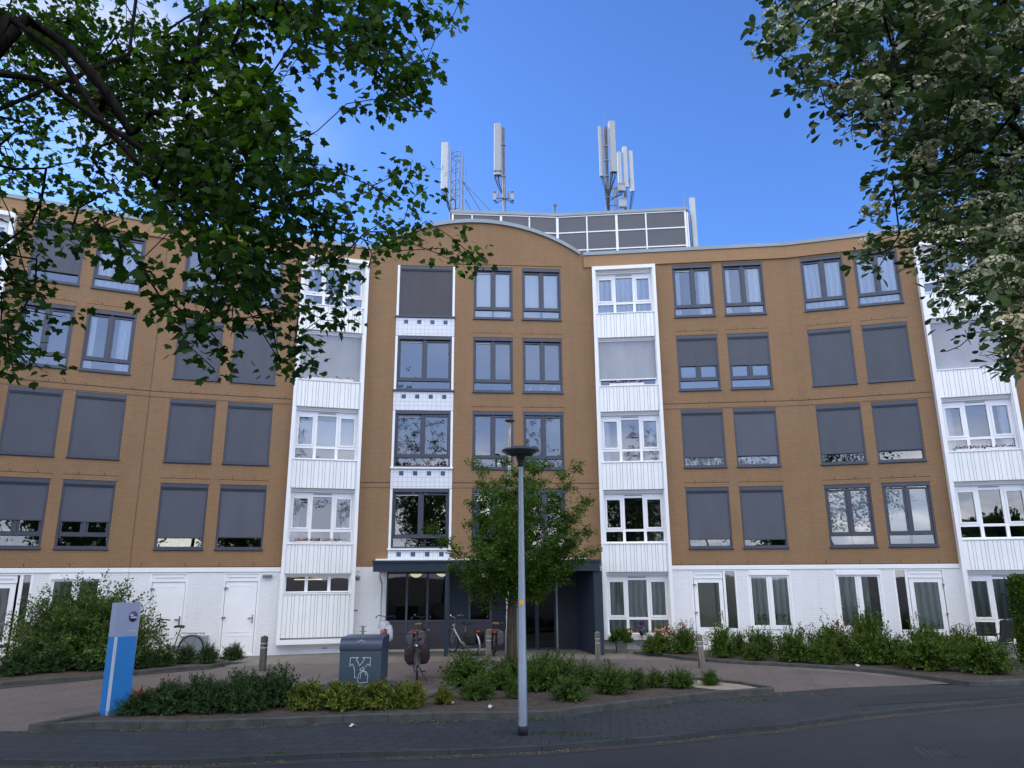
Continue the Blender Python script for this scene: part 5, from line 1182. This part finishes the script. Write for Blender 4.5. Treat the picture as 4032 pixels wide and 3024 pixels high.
sill('small leafy pot in the lowest row, fourth window from the left', 'B', -8.2, 3.22, 'plant')
sill('white trough plant in the lowest wide window of the tiled strip', 'D', -2.9, 3.28, 'orchid', s=1.3); sill('leafy pot at the left of the lowest wide window of the tiled strip', 'D', -3.6, 3.28, 'plant', s=1.2)
sill('white bowl in the second row window right of centre, left one', 'D', .65, 8.56, 'vase'); sill('white bowl in the second row window right of centre, right one', 'D', 1.5, 8.56, 'vase')
sill('orange blossom pot between two white bowls in the second row', 'D', 1.07, 8.56, 'orchid')
sill('white orchid in the lowest row window right of the right bay, leftmost', 'F', 6.05, 3.22, 'orchid'); sill('small white pot in the lowest row window right of the right bay', 'F', 6.45, 3.22, 'vase'); sill('leafy pot in the lowest row window right of the right bay', 'F', 6.95, 3.22, 'plant')
sill('leafy pot in the lowest row, second window right of the right bay', 'F', 7.85, 3.22, 'plant'); sill('white pot in the lowest row, second window right of the right bay', 'F', 8.4, 3.22, 'orchid')
sill('potted violets in the lowest window of the right bay, left', 'F', 3.55, 3.42, 'plant', off=-.14); sill('potted flowers in the lowest window of the right bay, centre', 'F', 4.15, 3.42, 'orchid', off=-.14); sill('potted plant in the lowest window of the right bay, right', 'F', 4.75, 3.42, 'plant', off=-.14)
sill('small white house ornament in the top row, second window right of the right bay', 'F', 7.75, 11.24, 'vase', s=1.1); sill('candle like white ornament in the third row window behind the old pole', 'D', -.45, 5.89, 'vase', s=1.6)
sill('dark leaved plant inside the first long curtained window, left pane', 'F', 7.95, .7, 'plant', s=1.6); sill('dark leaved plant inside the first long curtained window, right pane', 'F', 8.55, .7, 'plant', s=1.6)
# garden chair, trellis, hoop
gc = thing('garden_chair', 'dark grey garden chair with curved arms beside the tall hedge', 'chair', (13.55, 21.8, .02), math.radians(200))
mb = MB()
mb.raw([(-.24, -.22, .42), (.24, -.22, .42), (.24, .22, .4), (-.24, .22, .4), (-.24, -.22, .45), (.24, -.22, .45), (.24, .22, .43), (-.24, .22, .43)], [(0, 1, 5, 4), (1, 2, 6, 5), (2, 3, 7, 6), (3, 0, 4, 7), (4, 5, 6, 7), (3, 2, 1, 0)]); mb.build('seat', 'screen', gc)
mb = MB(); mb.raw([(-.24, .2, .46), (.24, .2, .46), (.25, .36, 1.05), (-.25, .36, 1.05), (-.24, .23, .46), (.24, .23, .46), (.25, .385, 1.05), (-.25, .385, 1.05)], [(0, 1, 2, 3), (7, 6, 5, 4), (3, 2, 6, 7), (0, 3, 7, 4), (2, 1, 5, 6)]); mb.tube([(-.26, .37, 1.04), (0, .38, 1.08), (.26, .37, 1.04)], .018, 8); mb.build('backrest', 'screen', gc)
for sx in (-.26, .26):
    mb = MB(); mb.tube([(sx, -.24, 0), (sx, -.22, .42)], .014, 8); mb.build('leg', 'bikeblack', gc)
    mb = MB(); mb.tube([(sx, .3, 0), (sx, .22, .42), (sx, .36, 1.05)], .014, 8); mb.build('leg', 'bikeblack', gc)
    mb = MB(); mb.tube([(sx, -.22, .42), (sx*1.08, -.24, .62), (sx*1.1, -.1, .68), (sx*1.1, .15, .66), (sx, .28, .7)], .016, 8); mb.build('armrest', 'bikeblack', gc)
tr = thing('wire_trellis', 'rusty wire garden ornament like an open tulip before the white wall', 'trellis', tuple(WL['G'].p(13.35, .35, .02)))
mb = MB()
for q in ([(-.15, 0, 0), (-.2, 0, .55), (-.26, 0, .78), (-.1, 0, .82), (0, 0, .86), (.1, 0, .82), (.26, 0, .78), (.2, 0, .55), (.15, 0, 0)], [(0, 0, 0), (0, 0, .86)], [(-.1, 0, .82), (-.1, 0, .6), (0, 0, .4), (.1, 0, .6), (.1, 0, .82)], [(-.24, 0, .74), (-.16, 0, .6), (-.02, 0, .5)], [(.24, 0, .74), (.16, 0, .6), (.02, 0, .5)]): mb.tube(q, .009, 6)
mb.build('wire_frame', 'rust', tr)
hp = thing('garden_hoop', 'pale metal hoop wreathed with salmon flowers by the white wall', 'garden ornament', tuple(WL['F'].p(5.35, .35, .02)))
mb = MB(); mb.tube([(-.14, 0, 0), (-.14, 0, .65), (-.1, 0, .78), (0, 0, .84), (.1, 0, .78), (.14, 0, .65), (.14, 0, 0)], .011, 6); mb.build('hoop', 'galv', hp)
a = nr.uniform(0, PI, 90); P = np.stack([-.12*np.cos(a)+nr.normal(size=90)*.03, nr.normal(size=90)*.03, .55+.25*np.sin(a)+nr.normal(size=90)*.03-np.where(a < 1, .2, 0)], 1)
leaves('blossom', P, rv(90), rv(90)+[0, -.6, .3], nr.uniform(.03, .06, 90), 'petal', 'pinkflower', hp)
# grass tufts at the lamp foot and along the kerbs
P = []
for x, y, r_, n in ((.55, 12.5, .25, 160), (.9, 12.35, .2, 110), (-3.3, 11.28, .1, 60), (4.6, 15.4, .3, 160), (1.5, 12.08, .2, 70), (-6.0, 12.85, .4, 120), (.6, 13.55, .35, 120), (2.6, 14.7, .3, 100), (-1.5, 13.35, .4, 90)):
    P.append(np.stack([x+nr.normal(size=n)*r_, y+nr.normal(size=n)*r_*.18, np.full(n, .0)], 1))
P = np.concatenate(P); n = len(P); o = leaves('grass_tufts', P, rv(n)*.7+[0, 0, 1], rv(n), nr.uniform(.012, .032, n), 'small', 'bushleaf'); o['kind'] = 'stuff'; o['label'] = 'short weeds in the joints of the pavement'
n = 5200; xs_ = nr.uniform(-8, 8, n); ey = np.interp(xs_, [p[0] for p in EDGE], [p[1] for p in EDGE]); iy = np.interp(xs_, [p[0] for p in ISL[:13]], [p[1] for p in ISL[:13]])
yy = np.where(nr.random(n) < .45, ey-.03-np.abs(nr.normal(size=n))*.06, np.where(nr.random(n) < .55, iy-.02-np.abs(nr.normal(size=n))*.06, iy+.2+np.abs(nr.normal(size=n))*.5))
zz = np.where(yy < ey, -.058, np.where(yy > iy+.1, .075, .004)); ok = (np.sin(xs_*3.1)+np.sin(xs_*1.3+2) > -.6)
M['drylitter'] = leafmat('dry_bud_scales', [(0, (.12, .09, .05)), (.6, (.22, .18, .1)), (1, (.3, .27, .14))], .1)
P = np.stack([xs_, yy, zz], 1)[ok]; n = len(P); o = leaves('leaf_litter', P, rv(n)*[1, 1, .1], rv(n)*.3+[0, 0, 1], nr.uniform(.018, .045, n), 'small', 'drylitter'); o['kind'] = 'stuff'; o['label'] = 'dry bud scales blown along the kerbs'
# ================================================================ TREES
def grow(nodes, par, targets, root_count, sag=.04, step=.5):
    """attach each target to the nearest existing node; returns node list, parent list"""
    A = np.array(nodes, dtype=float)
    for t in targets:
        A_ = np.array(nodes); d = np.linalg.norm(A_-t, axis=1); j = int(d.argmin()); L_ = d[j]
        if L_ > step:
            m_ = int(L_/(step*.8)); prev = j; off = nr.normal(size=3)*.08*L_
            for q in range(1, m_+1):
                f = q/(m_+1); p = A_[j]*(1-f)+t*f+off*math.sin(f*PI); nodes.append(p); par.append(prev); prev = len(nodes)-1
            nodes.append(t); par.append(prev)
        else: nodes.append(t); par.append(j)
    return nodes, par
def branch_mesh(nodes, par, rmin=.004, power=2.3, nseg=5, rmax=.4):
    n = len(nodes); cnt = np.zeros(n)
    kids = [[] for _ in range(n)]
    for i, p in enumerate(par):
        if p >= 0: kids[p].append(i)
    for i in range(n-1, -1, -1):
        if not kids[i]: cnt[i] = 1
        if par[i] >= 0: cnt[par[i]] += cnt[i]
    r = rmin*cnt**(1/power); r = np.minimum(r, rmax)
    mb = MB()
    done = set()
    for i in range(n):     # chains
        for k_ in kids[i]:
            big = max(kids[i], key=lambda q: cnt[q]) if i in done or par[i] < 0 else None
    # build chains following the thickest child
    starts = [i for i in range(n) if par[i] < 0]
    stack = [(s, None) for s in starts]
    while stack:
        s, frm = stack.pop(); ch = [] if frm is None else [frm]; rr = [] if frm is None else [min(r[frm], r[s]*1.15)]
        cur = s
        while True:
            ch.append(cur); rr.append(r[cur]); ks = kids[cur]
            if not ks: break
            b = max(ks, key=lambda q: cnt[q])
            for q in ks:
                if q != b: stack.append((q, cur))
            cur = b
        if len(ch) > 1: mb.tube([nodes[c] for c in ch], rr, nseg if max(rr) > .012 else 3, False)
    return mb
# camera frame used only to read where the limbs hang
PIT = math.radians(14.206)
def ray(px, py):      # pixel of the 2212 px wide view -> direction with unit depth along +Y
    a = (px-1106)/1597.5; b = (829.5-py)/1597.5
    d = np.array([a, math.cos(PIT)-b*math.sin(PIT), math.sin(PIT)+b*math.cos(PIT)]); return d/d[1]
CAMZ = np.array([0, 0, 2.45])
def at(px, py, Y): return CAMZ+ray(px, py)*Y
MAPL = ["9997486588888867888300", "999847799887557895000", "999887999998842778700", "888899999999840367700", "777899999999710166700",
        "676678899999700013000", "665567899999840000000", "654456789999875143000", "444445568988886356300", "455444568887787656300",
        "365455456878865456661", "564434446778877502545", "652233346578876000000", "665124304466763000000", "552103004515540000000", "350000003611530000000", "000000000100210000000"]
MAPR = ["177789899987", "465888999998", "136878899999", "016687999998", "002567999999", "000246899999", "000001799999", "000005799999", "000005699999", "000002789999", "000025579999", "000012467899", "000000146699", "000000003669", "000000013358", "000000000047", "000000000003"]
def sample(rows, x0, perunit, depth, ext):
    T = []
    for j, row in enumerate(rows):
        for i, ch in enumerate(row):
            d = int(ch)
            if not d: continue
            lam = -math.log(1-min(d, 9)/10.2)*perunit*(1.25 if d == 9 else 1)
            for _ in range(nr.poisson(lam)):
                px = x0+(i+nr.random())*50; py = (j+nr.random())*50; T.append(at(px, py, depth(px, py)))
    for (a, b, c, e_, n_) in ext:
        for _ in range(n_): px = nr.uniform(a, b); py = nr.uniform(c, e_); T.append(at(px, py, depth(px, py)))
    return np.array(T)
# ---- maple, left
def mdepth(px, py): return 6.9+1.2*math.sin(px*.006+py*.004)+float(np.clip(nr.normal()*.55, -.9, 1.2))
mp = thing('maple_tree', 'dark leafy maple hanging its lobed leaves over the upper left of the photo', 'tree', (-6.6, 5.4, -.05))
T = sample(MAPL, 0, 2.15, mdepth, [(-700, 0, -300, 760, 420), (0, 900, -420, 0, 300)])
trunk = [np.array(p) for p in ((-6.6, 5.4, -.05), (-6.6, 5.4, 1.5), (-6.55, 5.45, 3.2), (-6.4, 5.5, 4.6))]
nodes = list(trunk); par = [-1, 0, 1, 2]
def limb(frm, pts):
    p_ = frm
    for q in pts: nodes.append(np.array(q)); par.append(p_); p_ = len(nodes)-1
    return p_
l0 = limb(3, [(-5.6, 5.6, 6.0), (-5.0, 5.8, 6.6)])
limb(l0, [at(20, 30, 6.0), at(130, 112, 6.0), at(232, 270, 6.1), at(330, 385, 6.2), at(372, 440, 6.3), at(430, 500, 6.3), at(520, 640, 6.2), at(600, 770, 6.2)])
limb(l0, [at(60, 35, 6.4), at(150, 95, 6.5), at(232, 192, 6.6), at(290, 290, 6.7), at(400, 385, 6.8), at(520, 440, 6.9), at(640, 455, 6.9), at(740, 500, 7), at(860, 540, 7), at(960, 535, 7)])
limb(l0, [at(0, 155, 5.6), at(90, 165, 5.7), at(210, 250, 5.8), at(330, 330, 5.9), at(450, 400, 6)])
l2 = limb(3, [(-5.2, 5.3, 5.6), at(-80, 180, 5.2)])
limb(l2, [at(15, 142, 5.3), at(60, 165, 5.3), at(140, 200, 5.4)]); limb(l2, [at(-40, 330, 5.2), at(20, 450, 5.3), at(60, 600, 5.3)])
l3 = limb(3, [(-5.6, 6.4, 6.6), (-4.2, 7.0, 8.0), at(330, -250, 7.2), at(520, -120, 7.2), at(640, -30, 7.2)])
limb(l3, [at(700, 55, 7.2), at(790, 130, 7.2), at(860, 190, 7.1), at(915, 240, 7.0)]); limb(l3, [at(690, 60, 7.5), at(620, 160, 7.4), at(560, 260, 7.3)])
limb(l3, [at(800, -10, 7.4), at(890, 60, 7.4), at(925, 130, 7.3)])
rootd = np.linalg.norm(T-np.array([-5, 6, 7]), axis=1); T = T[rootd.argsort()]
nodes, par = grow(nodes, par, T, 0)
branch_mesh(nodes, par, .005, 2.1, 7, .26).build('trunk', 'bark', root=mp)
def sprays(T, per, rad, lsz, up=.75, droop=.5, cluster=1):
    P, D, N, S = [], [], [], []
    for t in T:
        k_ = nr.integers(per[0], per[1]+1); ax = rv(1)[0]*[1, 1, .5]
        for q in range(k_):
            o_ = ax*nr.uniform(-1, 1)*rad+np.clip(nr.normal(size=3), -1.5, 1.5)*rad*.45; out = o_/(np.linalg.norm(o_)+1e-6)
            P.append(t+o_); D.append(out*[1, 1, .3]+rv(1)[0]*.5+np.array([0, 0, -droop])); N.append(np.array([0, 0, up])+nr.normal(size=3)*.42); S.append(lsz*nr.uniform(.6, 1.2))
    return P, D, N, S
P, D, N, S = sprays(T, (14, 20), .18, .08)
for q, rad in (((-6.6, 4.4, 7.4), (4.2, 4.6, 2.6)), ((-5.5, .5, 8), (3.6, 2.6, 2.0))):      # unseen rest of the crown, extended over the viewer to shade the foreground
    v = rv(3200)*nr.uniform(.5, 1, (3200, 1)); PP = np.array(q)+v*rad
    dy = np.maximum(PP[:, 1], .3); a_ = PP[:, 0]/dy; e_ = (PP[:, 2]-2.45)/dy; keep = (PP[:, 1] < .5) | (a_ < -.85) | (e_ > 1.15)
    PP = PP[keep]; P += list(PP); D += list(rv(len(PP))); N += list(rv(len(PP))*.5+[0, 0, .8]); S += list(nr.uniform(.12, .2, len(PP)))
o = leaves('crown', P, D, N, S, 'maple', 'maple'); worldchild(o, mp)
print('maple sprigs', len(T), 'leaves', len(P))
# ---- whitebeam, right
def bdepth(px, py): return 6.0+.9*math.sin(px*.005+py*.006+1)+nr.normal()*.6
wb = thing('whitebeam_tree', 'whitebeam with oval leaves and cream flower clusters hanging over the upper right', 'tree', (7.4, 6.2, -.05))
T = sample(MAPR, 1628, 3.6, bdepth, [(2212, 2900, -200, 800, 380), (1650, 2212, -350, 0, 200)])
nodes = [np.array(p) for p in ((7.4, 6.2, -.05), (7.35, 6.2, 1.6), (7.2, 6.2, 3.4), (6.9, 6.2, 5.0), (6.3, 6.2, 6.6))]; par = [-1, 0, 1, 2, 3]
limb(3, [at(2500, 500, 6.2), at(2330, 560, 6.2), at(2200, 600, 6.1), at(2080, 640, 6.1)]); limb(3, [at(2450, 300, 6.4), at(2250, 350, 6.4), at(2100, 330, 6.3), at(1980, 400, 6.3)])
limb(4, [at(2300, 60, 6.5), at(2150, 60, 6.5), at(2000, 150, 6.4), at(1850, 200, 6.3)]); limb(4, [at(2150, -120, 6.5), at(1950, -60, 6.5), at(1780, 20, 6.4)])
limb(3, [at(2600, 650, 6.0), at(2400, 700, 6.0), at(2250, 720, 6.0), at(2180, 750, 6)])
rootd = np.linalg.norm(T-np.array([6.3, 6.2, 6]), axis=1); T = T[rootd.argsort()]
tw = [at(2150, 700, 5.8), at(2090, 745, 5.8), at(2062, 758, 5.8), at(2045, 765, 5.8), at(1850, 665, 5.9)]
nodes, par = grow(nodes, par, T, 0); nodes, par = grow(nodes, par, [at(2130, 690, 5.8), at(2105, 725, 5.8), at(2075, 752, 5.8), at(2046, 764, 5.8)], 0)
branch_mesh(nodes, par, .0042, 2.2, 7, .24).build('trunk', 'bark', root=wb)
P, D, N, S = sprays(T, (11, 15), .1, .092, .7, .15)
for q in (at(2046, 764, 5.8), at(2060, 755, 5.8), at(2075, 740, 5.8), at(2090, 730, 5.8)): P.append(q); D.append(rv(1)[0]+[-.5, 0, .3]); N.append(rv(1)[0]); S.append(.06)
for q, rad in (((7.6, 5.0, 7.2), (4.0, 4.8, 2.8)),):  # unseen outer crown, likewise added to darken the road below
    v = rv(4200)*nr.uniform(.5, 1, (4200, 1)); PP = np.array(q)+v*rad
    dy = np.maximum(PP[:, 1], .3); a_ = PP[:, 0]/dy; e_ = (PP[:, 2]-2.45)/dy; keep = (PP[:, 1] < .5) | (a_ > .85) | (e_ > 1.15)
    PP = PP[keep]; P += list(PP); D += list(rv(len(PP))); N += list(rv(len(PP))*.5+[0, 0, .8]); S += list(nr.uniform(.12, .19, len(PP)))
o = leaves('crown', P, D, N, S, 'obovate', 'beam'); worldchild(o, wb)
P, D, N, S = [], [], [], []
for t in T[nr.random(len(T)) < .4]:
    c = t+np.array([nr.normal()*.04, -.03+nr.normal()*.05, .07]); R_ = nr.uniform(.07, .13)
    for q in range(85):
        v = rv(1)[0]; v[2] = abs(v[2])*.6; P.append(c+v*R_); D.append(rv(1)[0]); N.append(v+rv(1)[0]*.5+[0, 0, .4]); S.append(nr.uniform(.014, .028))
o = leaves('blossom', P, D, N, S, 'petal', 'petal'); worldchild(o, wb); o['kind'] = 'stuff'
print('beam leaves', len(P))
# ---- young tree in the island
yt = thing('young_tree', 'young bright green tree with upswept limbs behind the street lamp', 'tree', (-.04, 18.2, .06))
nodes = [np.array(p) for p in ((0, 0, 0), (.0, 0, .7), (.01, 0, 1.35), (.02, 0, 1.6))]; par = [-1, 0, 1, 2]; T = []
for i in range(42):
    a = 2*PI*i/42*3.4+nr.normal()*.2; el = nr.uniform(.1, 1.16); L_ = (3.15 if el < .5 else 2.65 if el < .95 else 1.8)*nr.uniform(.75, 1.05)
    d = np.array([math.cos(a)*math.sin(el), math.sin(a)*math.sin(el), math.cos(el)]); base = np.array([0, 0, nr.uniform(1.35, 1.95)]); p_ = 3; m_ = 7
    for q in range(1, m_+1):
        f = q/m_; p = base+d*L_*f+np.array([.22*f, 0, .25*f*f]) + (nr.normal(size=3)*.04 if q < m_ else 0); nodes.append(p); par.append(p_); p_ = len(nodes)-1
        if f > .15:
            for _ in range(10):
                s_ = rv(1)[0]*[1, 1, .7]+d*.6; T.append(p+s_*nr.uniform(.08, .32)*(1.15-f*.6))
T = np.array(T); nodes, par = grow(nodes, par, T, 0, step=.3)
mb = branch_mesh(nodes, par, .0026, 2.3, 6, .12); mb.build('branches', 'trunk', yt)
mb = MB(); mb.tube([(.0, 0, -.02), (0, 0, .15), (.0, 0, .8), (.01, 0, 1.4), (.02, 0, 1.75)], [.17, .145, .125, .115, .1], 14, False); mb.build('trunk', 'trunk', yt)
P, D, N, S = sprays(T, (20, 26), .1, .072, .8, .1)
leaves('crown', P, D, N, S, 'small', 'youngleaf', yt); print('young', len(P))
# ---- street trees on the opposite side, seen only as reflections in the windows
def far_tree(x, y, h, r_, label, seed):
    t = thing('street_tree', label, 'tree', (x, y, 0), 0, 'trees across the street'); n = 9000
    q = rv(n); rad = nr.uniform(.55, 1, (n, 1)); bl = 1+.25*np.sin(q[:, 0:1]*5+seed)*np.cos(q[:, 1:2]*4+seed)
    P = q*rad*bl*[r_, r_, h*.33]+[0, 0, h*.64]
    leaves('crown', P, q+rv(n), q+rv(n)*.6, nr.uniform(.2, .34, n), 'oval', 'maple', t)
    mb = MB(); mb.tube([(0, 0, 0), (.1, 0, h*.3), (0, 0, h*.7)], [.3, .22, .08], 9, False)
    for i in range(8): a = i*.8; mb.tube([(.05, 0, h*(.3+.03*i)), (math.cos(a)*r_*.6, math.sin(a)*r_*.6, h*(.5+.03*i))], [.1, .03], 5, False)
    mb.build('trunk', 'bark', t)
far_tree(-9, -9, 11.5, 4.2, 'broad tree across the street behind the viewer, left of the lamp', 1)
far_tree(.5, -12, 10, 3.6, 'rounded tree across the street directly behind the viewer', 2)
far_tree(14.5, -12, 6.5, 2.6, 'tree across the street behind the viewer, to the right', 3)
far_tree(-19, -7, 12, 4.5, 'largest tree across the street at the far left', 4)
# ================================================================ LIGHT, SKY, CAMERA
SUN_EL = math.radians(19); SUN_AZ = math.radians(-68)      # measured from +Y towards +X: behind the building, to the left
wd = bpy.data.worlds.new('World'); SC.world = wd; wd.use_nodes = True; nt = wd.node_tree; nt.nodes.clear()
out = nt.nodes.new('ShaderNodeOutputWorld'); sky = nt.nodes.new('ShaderNodeTexSky'); sky.sky_type = 'NISHITA'; sky.sun_disc = False
sky.sun_elevation = SUN_EL; sky.sun_rotation = SUN_AZ; sky.air_density = 1.0; sky.dust_density = .6; sky.ozone_density = 3.0
bg = nt.nodes.new('ShaderNodeBackground'); bg.inputs[1].default_value = SKYS
tint = mix(nt, 1, sky.outputs[0], SKYT, 'MULTIPLY'); nt.links.new(tint, bg.inputs[0])
tc = nt.nodes.new('ShaderNodeTexCoord'); sx = nt.nodes.new('ShaderNodeSeparateXYZ'); nt.links.new(tc.outputs['Generated'], sx.inputs[0])
def math_(op, a, b=None, c=None):
    m_ = nt.nodes.new('ShaderNodeMath'); m_.operation = op
    for i, v in enumerate((a, b, c)):
        if v is None: continue
        if hasattr(v, 'is_output'): nt.links.new(v, m_.inputs[i])
        else: m_.inputs[i].default_value = v
    return m_.outputs[0]
def mapr(v, a, b): 
    m_ = nt.nodes.new('ShaderNodeMapRange'); m_.interpolation_type = 'SMOOTHSTEP'; nt.links.new(v, m_.inputs[0]); m_.inputs[1].default_value = a; m_.inputs[2].default_value = b; return m_.outputs[0]
zz_ = math_('ADD', math_('MAXIMUM', sx.outputs[2], 0), .22)
cv = nt.nodes.new('ShaderNodeCombineXYZ'); nt.links.new(math_('DIVIDE', sx.outputs[0], zz_), cv.inputs[0]); nt.links.new(math_('DIVIDE', sx.outputs[1], zz_), cv.inputs[1])
nz = noise(nt, cv.outputs[0], 1.15, 7, .55)
cl = mapr(nz.outputs['Fac'], .43, .62)
cl0 = cl
behind = mapr(math_('MULTIPLY', sx.outputs[1], -1), -.12, .25)
dl = nt.nodes.new('ShaderNodeVectorMath'); dl.operation = 'DOT_PRODUCT'; nt.links.new(tc.outputs['Generated'], dl.inputs[0]); dl.inputs[1].default_value = tuple(Vector((-.436, .695, .57)).normalized())
left = mapr(dl.outputs['Value'], .955, .995)
low = mapr(math_('MULTIPLY', sx.outputs[2], -1), -.22, -.08); cl = math_('MULTIPLY', cl, math_('MULTIPLY_ADD', low, .85, .15))
lav = mix(nt, low, LAV2, LAV)
hi = mapr(sx.outputs[2], .42, .62)  # unseen warm cloud zone high behind the camera, added as fill light
cc = mix(nt, math_('MAXIMUM', cl, hi), lav, (1, .95, .87))
bc = nt.nodes.new('ShaderNodeBackground'); nt.links.new(cc, bc.inputs[0]); nt.links.new(math_('MULTIPLY_ADD', cl, CLOUD, math_('MULTIPLY_ADD', hi, .5, CLOUD0)), bc.inputs[1])
bl = nt.nodes.new('ShaderNodeBackground'); bl.inputs[0].default_value = (.9, .94, 1, 1); bl.inputs[1].default_value = .95
m1 = nt.nodes.new('ShaderNodeMixShader'); nt.links.new(math_('MULTIPLY', left, cl0), m1.inputs[0]); nt.links.new(bg.outputs[0], m1.inputs[1]); nt.links.new(bl.outputs[0], m1.inputs[2])
ms = nt.nodes.new('ShaderNodeMixShader'); nt.links.new(math_('MULTIPLY', behind, .88), ms.inputs[0]); nt.links.new(m1.outputs[0], ms.inputs[1]); nt.links.new(bc.outputs[0], ms.inputs[2])
nt.links.new(ms.outputs[0], out.inputs[0])
sl = bpy.data.lights.new('sun', 'SUN'); sl.energy = 2.2; sl.angle = math.radians(.53); sl.color = (1, .93, .82)
so = bpy.data.objects.new('sun', sl); COL.objects.link(so)
dirn = Vector((math.sin(SUN_AZ)*math.cos(SUN_EL), math.cos(SUN_AZ)*math.cos(SUN_EL), math.sin(SUN_EL)))
so.rotation_euler = dirn.to_track_quat('Z', 'Y').to_euler(); so.location = (0, 0, 40)
cam = bpy.data.cameras.new('camera'); cam.sensor_width = 36; cam.lens = 26; cam.clip_end = 2000; cam.clip_start = .05
co = bpy.data.objects.new('camera', cam); COL.objects.link(co); co.location = (0, 0, 2.45)
co.rotation_euler = (Matrix.Rotation(PI/2+PIT, 3, 'X') @ Matrix.Rotation(math.radians(-.294), 3, 'Z')).to_euler()
SC.camera = co
SC.view_settings.view_transform = 'Standard'; SC.view_settings.look = 'None'; SC.view_settings.gamma = 1; SC.view_settings.exposure = EXPO
try: SC.cycles.use_fast_gi = False; SC.cycles.max_bounces = 6; SC.cycles.transparent_max_bounces = 12
except Exception: pass
